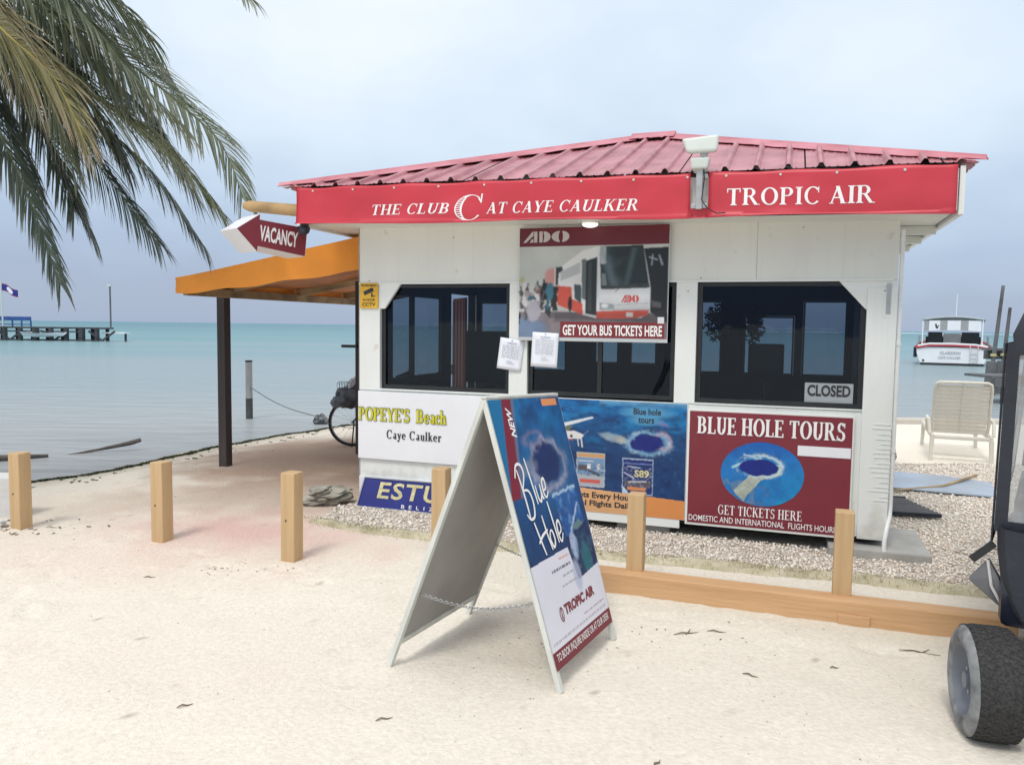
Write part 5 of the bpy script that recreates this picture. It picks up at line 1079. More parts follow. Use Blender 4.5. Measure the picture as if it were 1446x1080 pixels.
A.noise(.35, (70, 110, 130), .5, .75, .6, 91, ((A.X > 60) & (A.Y > 94) & (A.Y < 118))*1.); A.unwarp(); A.blur(2); A.poly([(0, 99.5), (57, 98.5), (62, 121), (100, 118), (100, 161), (0, 161)], (226, 226, 236)); A.ell(62, 118, 5, 8, (180, 188, 214), soft=.5, a=.7); A.put((A.Y > 150)*1., (120, 30, 50)); A.rect(72, 95, 1, 6, (232, 150, 96))
rr = np.random.default_rng(5)
for y_, x0_, x1_, c in ((102, 40, 56, (226, 170, 160)), (107.5, 26, 56, (120, 126, 136)), (113, 40, 58, (170, 174, 180)), (118.5, 36, 60, (175, 178, 184)), (145.6, 4, 96, (190, 186, 198)), (141.4, 58, 94, (190, 170, 180))):
    x = x0_
    while x < x1_: L_ = rr.uniform(1.5, 5); A.rect(x, min(x+L_, x1_), y_, y_+1.4, c); x += L_+1
A.C *= .93
def Pb(fx_, fy_):
    a0 = np.array(NA); b0 = np.array(FA); n_0 = np.array(NR); f_0 = np.array(FR); t_ = (.004+.925*fy_)[..., None]; s_ = (.012+.976*fx_)[..., None]
    a = a0+(n_0-a0)*t_; b = b0+(f_0-b0)*t_; return a+(b-a)*s_+np.array(nR)*.0145
pr = A.build('printed_sheet', M_print, sb_, Pb)
# lettering is laid out on a small local frame of the same leaf
lf = bpy.data.objects.new('lettering_group', None)
def board_text(g, x0, x1, y0, y1, m, rot=0, overlap=False):
    vs, fs = g; X_ = [v[0] for v in vs]; Y_ = [v[1] for v in vs]; ax_, bx_, ay_, by_ = min(X_), max(X_), min(Y_), max(Y_); out_ = []
    for (vx, vy) in vs:
        if rot == 0: x = x0+(vx-ax_)/(bx_-ax_)*(x1-x0); y = y1-(vy-ay_)/(by_-ay_)*(y1-y0)
        else: x = x0+(vy-ay_)/(by_-ay_)*(x1-x0) if rot < 0 else x1-(vy-ay_)/(by_-ay_)*(x1-x0); y = y0+(vx-ax_)/(bx_-ax_)*(y1-y0) if rot < 0 else y1-(vx-ax_)/(bx_-ax_)*(y1-y0)
        out_.append((x, y))
    mb = MB()
    for i, f in enumerate(fs):
        mb.add([Vector(Pb(np.array(out_[j][0]/100), np.array(out_[j][1]/160)))+nR*(.0015+(i % 7)*.00015*overlap) for j in f], [tuple(range(len(f)))])
    return mb.build('lettering', m, sb_, fix=False)
board_text(sans('TROPIC AIR', .05), 30, 81, 129, 135.5, M_maroon); board_text(sans('TO BOOK INQUIRE INSIDE OR AT OUR DESK', .01), 4, 95, 151.5, 157, M_wtext)
board_text(sans('NEW', .03, .3), 19, 25.5, 5, 24, M_wtext, rot=1)
cv2 = [[p for p in P_] for P_ in arc(0, 0, 1, 1, .75, .8, 0, 360, 16)]; vv, ff = [], []
for P_ in cv2: ff.append(tuple(range(len(vv), len(vv)+4))); vv += P_
ff.append(tuple(range(len(vv), len(vv)+4))); vv += [(-.25, -.6), (.25, -.6), (.1, .7), (-.1, .7)]
board_text((vv, ff), 22, 28, 129, 138, M_maroon, overlap=True)
def script(lines, w_=1.9):
    mb = MB(); k = 0
    for ln in lines:
        Pp = [Vector(((a-13)*.86+9, (b-57)/51*60+37, 0)) for a, b in ln]; Q = []
        for i in range(len(Pp)-1):
            p0 = Pp[max(i-1, 0)]; p1 = Pp[i]; p2 = Pp[i+1]; p3 = Pp[min(i+2, len(Pp)-1)]
            for s_ in range(5): t_ = s_/5; Q.append(.5*((2*p1)+(p2-p0)*t_+(2*p0-5*p1+4*p2-p3)*t_*t_+(3*p1-p0-3*p2+p3)*t_**3))
        Q.append(Pp[-1]); rows = []
        for i, q_ in enumerate(Q):
            t_d = (Q[min(i+1, len(Q)-1)]-Q[max(i-1, 0)]).normalized(); a = w_/2*(.55+.45*math.sin(math.pi*(i+1)/(len(Q)+1))); e2 = Vector((-t_d.y, t_d.x, 0))*a
            rows.append([Vector(Pb(np.array(p.x/100), np.array(p.y/160)))+nR*(.0018+.0002*k+.000005*i) for p in (q_-e2, q_+e2)])
        mb.grid(rows); k += 1
    return mb.build('lettering', M_wtext, sb_, fix=False)
script([[(18, 62), (20, 72), (21, 82), (21, 88)], [(13, 66), (18, 60), (25, 60), (27, 65), (20, 73)], [(20, 73), (28, 74), (31, 80), (28, 87), (21, 88), (17, 85)],
        [(33, 57), (35, 66), (37, 76), (38, 82)], [(40, 72), (41, 79), (44, 81), (47, 77), (47, 72)], [(47, 72), (48, 79), (50, 80)], [(51, 76), (56, 75), (56, 70), (52, 71), (51, 77), (54, 80), (59, 77)],
        [(24, 90), (27, 98), (31, 108)], [(38, 88), (40, 98), (43, 107)], [(24, 101), (32, 98), (42, 96)], [(46, 97), (43, 101), (46, 106), (50, 103), (49, 98), (46, 97)], [(52, 82), (54, 93), (56, 105)], [(58, 101), (64, 99), (63, 94), (59, 95), (58, 101), (61, 105), (66, 101)]])
# chains
def chain(a, b, sag, n):
    a, b = Vector(a), Vector(b); mb = MB()
    P_ = [a.lerp(b, i/n)-Vector((0, 0, sag*math.sin(math.pi*i/n))) for i in range(n+1)]
    for i in range(n):
        c = (P_[i]+P_[i+1])/2; d = (P_[i+1]-P_[i]); L_ = d.length; d.normalize(); s_ = d.cross(Vector((0, 0, 1))).normalized(); u_ = s_.cross(d); wv = s_ if i % 2 else u_
        ring = [c+d*math.cos(k*math.pi/4)*L_*.68+wv*math.sin(k*math.pi/4)*.0065 for k in range(9)]; mb.tube(ring, .0018, 5, False)
    return mb.build('chain', M_metal, sb_, smooth=True, fix=False)
chain(leafpt(NL, FL, .05, .72), leafpt(NR, FR, .05, .70), .05, 44); chain(leafpt(NL, FL, .96, .66), leafpt(NR, FR, .96, .66), .06, 36)

# ================================================================== things right of the kiosk
lo = thing('sun_lounger', 'cream plastic sun lounger seen from behind with raised slatted back', 'lounger', (5.53, 9.50, 0), R(-24)); lo.scale = (.86, 1, .98)
def bkp(x, s_): return Vector((x, .30-.26*s_, .34+.66*s_))
for sx_ in (-1, 1): MB().tube([bkp(sx_*.36, 0), bkp(sx_*.36, .85), bkp(sx_*.345, .97), bkp(sx_*.30, 1.0), bkp(0, 1.005)], .020, 8).build('back_frame', M_loun, lo, smooth=True)
slm = MB().box(-.335, .335, -.006, .006, -.0225, .0225).mesh('slat', M_loun)
for i in range(12):
    o = link('slat', slm, lo); o.location = bkp(0, .06+i*.078); o.rotation_euler = (R(21), 0, 0)
MB().bar(bkp(0, .02)+Vector((0, -.012, 0)), bkp(0, .97)+Vector((0, -.012, 0)), .02, .012).build('back_rib', M_loun, lo)
for i in range(10):
    o = link('seat_slat', slm, lo); o.location = (0, .38+i*.12, .33); o.rotation_euler = (R(90), 0, 0)
for sx_ in (-1, 1): MB().box(sx_*.37-.022, sx_*.37+.022, -.02, 1.62, .285, .345).build('side_rail', M_loun, lo, .012)
MB().box(-.35, .35, -.02, .04, .285, .33).build('cross_rail', M_loun, lo, .01)
for sx_ in (-1, 1):
    for y_ in (.0, 1.45): MB().prism([(sx_*.37-.03, y_-.02, .30), (sx_*.37+.03, y_-.02, .30), (sx_*.385+.022, y_-.03, -.02), (sx_*.385-.022, y_-.03, -.02)], (0, .05, 0)).build('leg', M_loun, lo, .006)
    MB().tube([(sx_*.40, .05, .34), (sx_*.41, .12, .50), (sx_*.41, .45, .52), (sx_*.40, .55, .34)], .024, 8).build('armrest', M_loun, lo, smooth=True)
# seawall ledge
sw_ = thing('sea_wall', 'low pale concrete sea wall behind the sun lounger', 'wall', (0, 0, 0)); MB().box(3.9, 16, 13.75, 14.05, -.6, .05).build('wall', mat('sand_concrete', (.50, .46, .40), .9, .1, 3, .005, 20), sw_, .02)
# leaning plank, flat metal sheet, stick, black grate
pl = thing('wide_board', 'tall brown board leaning behind the right corner of the kiosk', 'board', (0, 0, 0))
MB().add([(4.50, 9.42, 0), (4.66, 9.40, 0), (4.73, 9.46, .06), (4.58, 9.62, 1.02), (4.45, 9.64, 1.04), (4.50, 9.46, 0), (4.66, 9.44, 0), (4.73, 9.50, .06), (4.58, 9.66, 1.02), (4.45, 9.68, 1.04)], [(0, 1, 2, 3, 4), (9, 8, 7, 6, 5), (0, 5, 6, 1), (1, 6, 7, 2), (2, 7, 8, 3), (3, 8, 9, 4), (4, 9, 5, 0)]).build('board', mat('old_board', (.27, .22, .17), .8, .25, 5, .003, 25), pl)
zb = .035
fs = thing('metal_sheet', 'flat blue grey metal sheet lying on the gravel', 'sheet', (0, 0, 0)); MB().prism([(3.70, 7.75, zb), (4.62, 7.30, zb), (4.99, 8.00, zb), (4.72, 8.35, zb), (3.95, 8.75, zb)], (0, 0, .012)).build('sheet', mat('blue_grey_sheet', (.34, .40, .48), .35, .15, 2.5, .004, 5, spec=.5), fs)
tag(MB().tube([(3.72, 7.55, .04), (4.35, 7.75, .055), (4.98, 8.25, .075)], [.012, .014, .017], 7).build('wooden_stick', M_wood, smooth=True), 'long wooden stick lying across the blue grey sheet', 'stick')
gt = thing('black_grate', 'dark slatted grate lying on gravel beside the kiosk', 'grate', (3.40, 6.88, .04), KA+R(6))
MB().box(-.40, .32, -.36, -.33, 0, .03).box(-.40, .20, .31, .34, 0, .03).build('frame', M_cover, gt)
for i in range(9):
    y_ = -.31+i*.07; o = MB().add([(-.42, y_, .005), (.32-.13*(i/8), y_, .005), (.32-.13*(i/8), y_+.062, .026), (-.42, y_+.062, .026), (-.42, y_, -.003), (.32-.13*(i/8), y_, -.003), (.32-.13*(i/8), y_+.062, .018), (-.42, y_+.062, .018)], [(0, 1, 2, 3), (7, 6, 5, 4), (0, 4, 5, 1), (1, 5, 6, 2), (2, 6, 7, 3), (3, 7, 4, 0)]).build('slat', mat('grate_plastic', (.07, .07, .075), .6, .2, 5), gt)

# ================================================================== boat and docks
bt = thing('moored_boat', 'white cabin boat with red gunwale seen stern on at the dock', 'boat', (22.55, 40.0, -.12), R(-30)); bt.scale = (.87, .87, .95)
secs = []
for (y_, hw, dk, kl, ww) in ((0, 1.86, .98, -.3, 1.62), (1.5, 1.95, 1.0, -.35, 1.72), (4.5, 1.95, 1.1, -.4, 1.65), (7.5, 1.5, 1.3, -.35, 1.0), (9.2, .7, 1.5, -.2, .35), (10.0, .08, 1.65, .1, .03)):
    secs.append([(-hw, y_, dk), (-hw*.985, y_, dk*.62), (-ww, y_, .06), (-ww*.6, y_, kl*.7), (0, y_, kl), (ww*.6, y_, kl*.7), (ww, y_, .06), (hw*.985, y_, dk*.62), (hw, y_, dk)])
hb = MB().grid(secs); hb.f.append(tuple(range(9))); hb.f.append((0, 8, 17, 9)) if 0 else None
hb.build('hull', M_boat, bt); MB().grid([[s_[0], s_[-1]] for s_ in [[(x, y, z-.06) for x, y, z in sc] for sc in secs]]).build('deck', M_lgrey, bt)
MB().add([(-1.6, -.01, -.02), (1.62, -.01, -.02), (1.66, -.01, .13), (-1.66, -.01, .13)], [(0, 1, 2, 3)]).build('waterline_band', M_ink, bt)
for sd__ in (0, -1): MB().tube([Vector(sc[sd__]) for sc in secs], .07, 6).build('gunwale', mat('red_gunwale', (.42, .04, .05), .5, .1), bt, smooth=True)
MB().tube([(-1.9, -.03, .93), (-1.2, -.05, 1.06), (0, -.05, 1.08), (1.2, -.05, 1.04), (1.9, -.03, .93)], .055, 6).build('gunwale', mat('red_gunwale', (.42, .04, .05)), bt, smooth=True)
MB().tube([(-1.8, -.0, 1.04), (-1.2, -.02, 1.16), (0, -.02, 1.17), (1.2, -.02, 1.13), (1.8, 0, 1.02)], .055, 6).build('stern_coaming', M_boat, bt, smooth=True)
MB().box(-1.45, 1.45, 1.2, 5.4, .95, 1.55).build('cabin_wall', M_black, bt); MB().box(-.5, .42, 1.12, 1.18, 1.0, 1.72).build('cabin_door', M_lgrey, bt)
rf_ = MB().grid([[(x, y_, 2.50+.17*(1-(x/1.65)**2)+(0 if y_ < 5 else -.1)) for x in np.linspace(-1.65, 1.65, 12)] for y_ in (-.05, 2.5, 5.6)]).build('canopy', mat('grey_canopy', (.42, .46, .47), .6, .1), bt, smooth=True, fix=False); sm_ = rf_.modifiers.new('s', 'SOLIDIFY'); sm_.thickness = .09
for i, (a, b, mm) in enumerate(((-1.5, -1.25, 'g'), (-1.25, -.68, 'w'), (-.68, -.3, 'g'), (-.3, .38, 'w'), (.38, .78, 'g'), (.78, 1.42, 'w'))):
    MB().add([(a, .0, 1.85+.06*(1-(a/1.5)**2)), (b, .0, 1.85+.06*(1-(b/1.5)**2)), (b, .0, 2.42), (a, .0, 2.42)], [(0, 1, 2, 3)]).build('canopy_curtain', M_white2 if mm == 'w' else mat('grey_curtain', (.33, .34, .34), .7, .1), bt, fix=False)
for x in (-1.58, 1.5): MB().box(x-.03, x+.03, -.03, .03, 1.0, 2.5).build('canopy_post', M_white2, bt)
MB().box(-1.3, -.55, .5, .55, 1.05, 1.8).build('doorway_black_panel', M_black, bt); MB().box(.45, 1.35, .5, .55, 1.05, 1.8).build('doorway_black_panel', M_black, bt)  # solid black panels stand for the openings
MB().prism([(-.95, -.012, 2.25), (-.86, -.012, 2.25), (-.84, -.012, 2.1), (-.72, -.012, 2.2), (-.80, -.012, 1.98), (-.90, -.012, 2.02)], (0, .004, 0)).build('emblem', M_ink, bt)
lad = bpy.data.objects.new('boarding_ladder', None); COL.objects.link(lad); lad.parent = bt
for x in (.92, 1.32): MB().tube([(x, -.10, 1.1), (x, -.12, .25)], .022, 6).build('ladder_rail', M_lgrey, lad)
for z in (.3, .52, .76): MB().box(.94, 1.30, -.15, -.09, z, z+.04).build('rung', M_lgrey, lad)
lettering(sans('CLARIDON', .03), -.62, .44, .60, .76, -.03, M_greyink, bt); lettering(sans('CAYE CAULKER', .03), -.70, .46, .36, .50, -.03, M_greyink, bt)
MB().tube([(-1.48, -.04, .25), (-1.48, 0, .25)], .06, 8).build('exhaust', M_black, bt)
MB().tube([(.1, 2.0, 2.6), (.12, 2.0, 3.9)], .02, 6).build('antenna', M_white2, bt)
for x in (-1.75, 1.75):
    for y_ in (2.2, 4.4): MB().tube([(x*1.16, y_, .95), (x*1.16, y_, .35)], .1, 8).build('fender', M_navy, bt, smooth=True)
rl = MB()
for x in (-1.85, 1.85):
    for y_ in (1.0, 3.0, 5.0, 7.0): rl.tube([(x*(1 if y_ < 6 else .8), y_, 1.0), (x*(1 if y_ < 6 else .8), y_, 1.55)], .02, 5)
    rl.tube([(x, 1.0, 1.55), (x, 5.0, 1.58), (x*.8, 7.0, 1.7)], .02, 5)
rl.build('deck_railing', M_metal, bt)
tag(MB().tube([(24.1, 39.4, .95), (21.0, 33.0, .45), (17.5, 27.0, .5), (13.3, 21.45, .95)], .03, 6).build('mooring_line', M_rope, smooth=True), 'slack line running from the white boat to the mooring pole', 'rope')
# mooring poles and dock on the right
for (x, y, h, lx, lab) in ((13.55, 21.4, 2.88, .18, 'taller dark mooring pole beside the white boat'), (14.15, 21.9, 2.30, .12, 'shorter dark mooring pole right behind the taller one')):
    o = thing('mooring_pole', lab, 'pole', (x-.36, y, 0), 0, 'mooring poles at the right dock'); MB().tube([(-.1, 0, -1), (.0, 0, .8), (.02, 0, .82), (lx, 0, h)], [.15, .14, .055, .042], 10).build('pole', M_dock, o, smooth=True)
    MB().tube([(lx*.1, 0, .95), (lx*.1, 0, 1.02)], .075, 10).build('rope_wrap', mat('yellow_rope', (.50, .45, .2), .8, .2), o)
dk = thing('wooden_dock', 'grey timber dock with a low step behind the golf cart', 'dock', (0, 0, 0))
for i in range(16): MB().box(13.95+i*.30, 14.23+i*.30, 20.9+.02*math.sin(i*3), 23.2, 1.08, 1.14).build('deck_plank', M_dock, dk)
MB().box(13.9, 18.8, 20.95, 21.05, .82, 1.075).box(13.9, 18.8, 22.9, 23.0, .82, 1.075).build('beam', M_dock, dk)
for z in (.25, .5): MB().box(14.1, 18.8, 21.06, 21.10, z, z+.14).build('side_board', M_dock, dk)
for x in (14.3, 16, 17.8): MB().tube([(x, 21.15, -1.2), (x, 21.15, .82)], .11, 9).build('piling', M_piling, dk)
for i in range(5): MB().box(11.55+.0*i, 14.2, 18.7+i*.24, 18.91+i*.24, .50, .56).build('step_plank', M_dock, dk)
MB().box(11.6, 14.1, 18.66, 18.695, .30, .50).build('step_board', M_dock, dk)
for x in (12.1, 13.6): MB().tube([(x, 18.9, -1.2), (x, 18.9, .5)], .19, 9).build('piling', M_piling, dk)
# distant pier on the left
pr = thing('far_pier', 'long dark timber pier far out on the water at the left', 'pier', (-34.6, 68, 0), R(3))
MB().box(-14.5, -.5, -.8, .8, .92, 1.06).build('deck', M_piling, pr); MB().box(-14.5, -2.2, -.85, -.8, .62, .74).build('side_board', M_piling, pr); MB().box(-.9, 1.0, -.5, .6, .55, .66).build('end_platform', M_white2, pr)
for i, x in enumerate(np.arange(-14, .0, 1.28)):
    MB().tube([(x, -.8, -1), (x, -.8, .92)], .20 if i % 3 else .28, 7).build('piling', M_piling, pr); MB().tube([(x+.15, .8, -1), (x+.15, .8, .92)], .16, 7).build('piling', M_piling, pr)
MB().tube([(.85, 0, -1), (.85, 0, .6)], .1, 7).build('piling', M_piling, pr)
for x in (-12.8, -9.6, -5.9, -1.9): MB().bar((x, -.82, .75), (x+1.1, -.82, -.05), .12, .16).build('brace', M_piling, pr); MB().bar((x+2.2, -.82, .75), (x+1.15, -.82, -.05), .12, .16).build('brace', M_piling, pr)
MB().box(-14.5, -1.5, -.84, -.76, -.1, .02).build('lower_board', M_piling, pr)
mb = thing('roped_boat', 'small white skiff tied alongside the far pier', 'boat', (-40.3, 66.6, -.1)); MB().grid([[(-1.6, -.3, .75), (0, -.45, .62), (2.2, -.1, .72)], [(-1.5, 0, .35), (0, 0, .3), (1.9, 0, .4)], [(-1.6, .3, .75), (0, .45, .62), (2.2, .1, .72)]]).build('hull', M_white2, mb, fix=False)
bn_ = thing('pier_railing', 'blue railing on the deck of the far pier', 'railing', (-43.9, 68, 1.06), R(3)); MB().box(-2.9, 1.9, -.05, .05, .52, .86).build('top_rail', M_blue, bn_)
for x in np.arange(-2.8, 1.95, .78): MB().box(x-.05, x+.05, -.05, .05, 0, .52).build('baluster', M_blue, bn_)
MB().box(-2.9, 1.9, -.04, .04, .14, .22).build('lower_rail', M_blue, bn_)
lp2 = thing('pier_lamp_post', 'slim grey lamp post at the outer end of the far pier', 'lamp post', (-35.0, 68, 1.0)); MB().tube([(0, 0, 0), (0, 0, 3.7)], .07, 7).build('pole', M_dock, lp2); MB().box(-.22, .12, -.1, .1, 3.62, 3.8).build('lamp_head', M_lamp, lp2)
fl = thing('flagpole', 'pale flagpole with blue flag on the far pier', 'flagpole', (-44.0, 67.4, 1.0)); MB().tube([(0, 0, 0), (-.1, 0, 4.0)], .07, 7).build('pole', M_lamp, fl)
A = Art(0, 100, 0, 60, 40, 24, (44, 50, 130)); A.rect(0, 100, 0, 6, (150, 50, 80)); A.rect(0, 100, 54, 60, (150, 50, 80)); A.ell(50, 32, 22, 22, (225, 228, 235)); 
def Fp(fx_, fy_): return np.stack([fx_*1.35, .08*np.sin(fx_*7), 3.75-fy_*.62-fx_*.55+.06*np.sin(fx_*6)], -1)
A.build('flag', M_print, fl, Fp)

# ================================================================== golf cart
ca = Vector((.57, .822, 0)).normalized(); gc = thing('golf_cart', 'black covered golf cart with clear vinyl windows at the right edge', 'golf cart', (2.005, 3.12, 0), math.atan2(ca.y, ca.x)-math.pi/2)
# local frame: x across (to the right), y along the cart away from the camera
def shell(pr, x0, x1, m, nm, inset=.05, bev=.02):   # pr: outline in (y,z), swept across the width
    return MB().prism([(x0, y, z) for y, z in pr], (x1-x0, 0, 0)).build(nm, m, gc, bev)
shell([(-.02, .40), (-.05, .55), (-.03, .74), (.10, .80), (.55, .78), (.62, .34), (.40, .28), (.34, .46), (.18, .52), (.06, .44)], .0, 1.18, M_navy, 'front_cowl', bev=.03)
shell([(.62, .26), (2.2, .26), (2.3, .5), (2.28, .72), (1.2, .72), (1.15, .34), (.62, .34)], .0, 1.18, M_navy, 'rear_body')
MB().box(.06, 1.12, -.06, 2.25, 1.66, 1.72).build('roof_panel', M_cover, gc, .02)
rows = []
for z, k in ((1.715, -.02), (1.68, .03), (1.60, .06), (1.52, .05)):
    rows.append([(x, y, z+.01*math.sin(x*9+y*5)) for x, y in ((.06-k, 2.3+k), (.06-k, 1.2), (.06-k, .3), (.06-k, -.08-k), (.35, -.10-k), (.8, -.10-k), (1.10+k, -.08-k), (1.10+k, .8), (1.10+k, 2.3+k), (.6, 2.32+k), (.06-k, 2.3+k))])
MB().grid(rows).build('roof_cover', M_cover, gc, smooth=True, fix=False)
MB().box(.07, 1.12, -.08, 2.32, 1.715, 1.728).build('roof_top', M_cover, gc, .01)
def curtain(P4, nm='window_curtain', bw=.045):
    P4 = [Vector(p) for p in P4]; f = lambda a, b: (P4[0].lerp(P4[1], a)).lerp(P4[3].lerp(P4[2], a), b)
    W_ = (P4[1]-P4[0]).length; H_ = (P4[3]-P4[0]).length; a0, b0 = bw/W_, bw/H_; nrm_ = (P4[1]-P4[0]).cross(P4[3]-P4[0]).normalized()*.006
    fr2 = MB()
    for (x0, x1, y0, y1) in ((0, a0, 0, 1), (1-a0, 1, 0, 1), (a0, 1-a0, 0, b0), (a0, 1-a0, 1-b0, 1)): fr2.prism([f(x0, y0), f(x1, y0), f(x1, y1), f(x0, y1)], nrm_)
    c = fr2.build(nm, M_cover, gc)
    rows = [[f(a0+(1-2*a0)*i/10, b0+(1-2*b0)*j/10)+nrm_.normalized()*(.008*mnoise.noise(Vector((i*.4, j*.3, W_)))) for i in range(11)] for j in range(11)]
    MB().grid(rows).build('clear_panel', M_cv, c, smooth=True, fix=False)
M_cv = bpy.data.materials.new('scratched_clear_vinyl'); M_cv.use_nodes = True; t = M_cv.node_tree; t.nodes.clear()
o_ = N(t, 'ShaderNodeOutputMaterial'); a1 = N(t, 'ShaderNodeMixShader'); a2 = N(t, 'ShaderNodeMixShader'); tr = N(t, 'ShaderNodeBsdfTransparent'); dfu = N(t, 'ShaderNodeBsdfDiffuse'); gls = N(t, 'ShaderNodeBsdfGlossy'); gls.inputs['Roughness'].default_value = .12
tr.inputs[0].default_value = (.62, .66, .70, 1); dfu.inputs[0].default_value = (.46, .48, .50, 1); tcc = N(t, 'ShaderNodeTexCoord'); nn_ = N(t, 'ShaderNodeTexNoise'); nn_.inputs['Scale'].default_value = 4; nn_.inputs['Detail'].default_value = 6
mr_ = N(t, 'ShaderNodeMapRange'); mr_.inputs[1].default_value = .35; mr_.inputs[2].default_value = .7; mr_.inputs[3].default_value = .12; mr_.inputs[4].default_value = .62
t.links.new(tcc.outputs['Object'], nn_.inputs[0]); t.links.new(nn_.outputs[0], mr_.inputs[0]); t.links.new(mr_.outputs[0], a1.inputs[0]); t.links.new(tr.outputs[0], a1.inputs[1]); t.links.new(dfu.outputs[0], a1.inputs[2])
bbp = N(t, 'ShaderNodeBump'); bbp.inputs['Distance'].default_value = .02; t.links.new(nn_.outputs[0], bbp.inputs['Height']); t.links.new(bbp.outputs[0], gls.inputs['Normal'])
a2.inputs[0].default_value = .13; t.links.new(a1.outputs[0], a2.inputs[1]); t.links.new(gls.outputs[0], a2.inputs[2]); t.links.new(a2.outputs[0], o_.inputs[0])
curtain([(-.03, -.03, .80), (1.21, -.03, .80), (1.14, -.13, 1.56), (-.015, -.13, 1.56)])
curtain([(-.035, 1.15, .72), (-.035, -.02, .74), (-.02, -.12, 1.56), (-.01, 1.15, 1.56)]); curtain([(-.035, 2.25, .72), (-.035, 1.17, .72), (.02, 1.17, 1.56), (.02, 2.25, 1.56)])
curtain([(1.215, -.02, .74), (1.215, 1.15, .72), (1.16, 1.15, 1.56), (1.16, -.12, 1.56)]); curtain([(1.215, 1.17, .72), (1.215, 2.25, .72), (1.16, 2.25, 1.56), (1.16, 1.17, 1.56)]); curtain([(1.18, 2.30, .74), (.0, 2.30, .74), (.05, 2.33, 1.56), (1.13, 2.33, 1.56)])
# cover skirt hugging the cowl corner
rows = []
for z, x in ((.82, -.02), (.72, -.015), (.62, -.0), (.54, .02), (.47, .05), (.42, .09)):
    rows.append([(x+.35, -.085, z), (x+.12, -.085, z-.01), (x+.03, -.075, z), (x, -.03, z+.005), (x, .25, z+.02), (x, .6, z+.05)])
MB().grid(rows).build('cover_skirt', M_cover, gc, smooth=True, fix=False)
for x in (.10, 1.08):
    for y0, y1 in ((-.02, .0), (1.15, 1.2), (2.15, 2.15)): MB().tube([(x, y0+.04, .7), (x, y1, 1.66)], .018, 8).build('roof_strut', M_metal, gc)
for y0 in (.85, 1.6):
    MB().box(.08, 1.10, y0, y0+.45, .74, .86).build('seat', mat('tan_seat', (.40, .37, .33), .6, .1), gc, .03); MB().box(.08, 1.10, y0+.42, y0+.5, .88, 1.28).build('seat_back', mat('tan_seat', (.40, .37, .33)), gc, .03)
MB().tube([(.38, .42, .75), (.38, .62, 1.0)], .018, 8).build('steering_column', M_black, gc); MB().lathe([(-.01, .17), (.01, .185), (.02, .17), (-.01, .17)], (.38, .64, 1.02), (0, .6, .8), 24).build('steering_wheel', M_black, gc, smooth=True)
MB().box(.1, 1.08, .0, 2.1, .24, .30).build('chassis', M_black, gc); MB().tube([(.0, .12, .225), (1.18, .12, .225)], .025, 8).build('axle', M_metal, gc)
MB().box(.10, .30, -.02, .05, .28, .36).build('bumper_end', M_lgrey, gc, .01)
MB().prism([(-.115, .03, .565), (-.045, .015, .665), (-.005, .0, .60), (.045, .02, .44)], (0, .05, 0)).build('fender_flap', mat('grey_flap', (.15, .15, .16), .5, .2), gc, .006)
MB().tube([(-.047, .01, .665), (-.03, .008, .56), (.03, .01, .45)], .006, 6).build('fender_edge', M_lgrey, gc, smooth=True)
MB().bar((-.105, .02, .655), (-.03, .02, .735), .018, .03).build('flap_strap', M_black, gc)
for x in (.16, 1.02): MB().lathe([(0, .06), (-.02, .06), (-.03, .045), (-.032, .001)], (x, -.05, .62), (0, 1, 0), 16).build('headlight', M_lamp, gc, smooth=True)
def cwheel(cx, cy, steer, flip=1):
    wz = .217; holder = Matrix.Translation((cx, cy, wz)) @ Matrix.Rotation(steer, 4, 'Z') @ Matrix.Scale(.955, 4)
    s_ = -1*flip
    prf = [(s_*.07, .135), (s_*.098, .152), (s_*.107, .178), (s_*.100, .205), (s_*.082, .222), (s_*.05, .228), (0, .229), (-s_*.05, .228), (-s_*.085, .221), (-s_*.105, .20), (-s_*.105, .14), (-s_*.08, .11)]
    ty = MB().lathe(prf[4:], (0, 0, 0), (1, 0, 0), 48).build('wheel', M_tyre, gc, smooth=True); ty.matrix_local = holder
    MB().lathe(prf[:5], (0, 0, 0), (1, 0, 0), 48).build('sidewall', M_side, ty, smooth=True)
    MB().lathe([(s_*.080, .150), (s_*.094, .152), (s_*.096, .142), (s_*.074, .134), (s_*.045, .120), (s_*.040, .05), (s_*.055, .045), (s_*.06, .03), (s_*.062, .0005)], (0, 0, 0), (1, 0, 0), 40).build('rim', M_rim, ty, smooth=True)
    MB().lathe([(s_*.04, .04), (s_*.085, .034), (s_*.09, .0005)], (0, 0, 0), (1, 0, 0), 20).build('hub_cap', M_rim, ty, smooth=True)
    for k in range(4):
        a = k*math.pi/2+.4; MB().tube([(s_*.04, .066*math.cos(a), .066*math.sin(a)), (s_*.062, .066*math.cos(a), .066*math.sin(a))], .009, 6).build('lug_nut', M_metal, ty)
    tr_ = MB()
    for k in range(44):
        for j, xo in enumerate((-.072, -.043, -.015, .015, .043, .072)):
            a = 2*math.pi*(k+.5*(j % 2))/44+rng.uniform(-.01, .01); r0_ = .2285-.004*(abs(xo) > .06); c_ = Vector((xo, r0_*math.cos(a), r0_*math.sin(a))); tg = Vector((.3*(-1)**j, -math.sin(a), math.cos(a))).normalized(); rd = Vector((0, math.cos(a), math.sin(a)))
            tr_.obox(c_, tg*.0095, tg.cross(rd)*.009, rd*.0020)
    tr_.build('tread_blocks', M_tyre, ty)
    return ty
lw = gc.matrix_world
gcm = Matrix.Translation(gc.location) @ Matrix.Rotation(gc.rotation_euler[2], 4, 'Z'); inv = gcm.inverted()
wc = inv @ Vector((1.90, 3.00, 0)); steer = math.atan2(-.28, .96)-gc.rotation_euler[2]
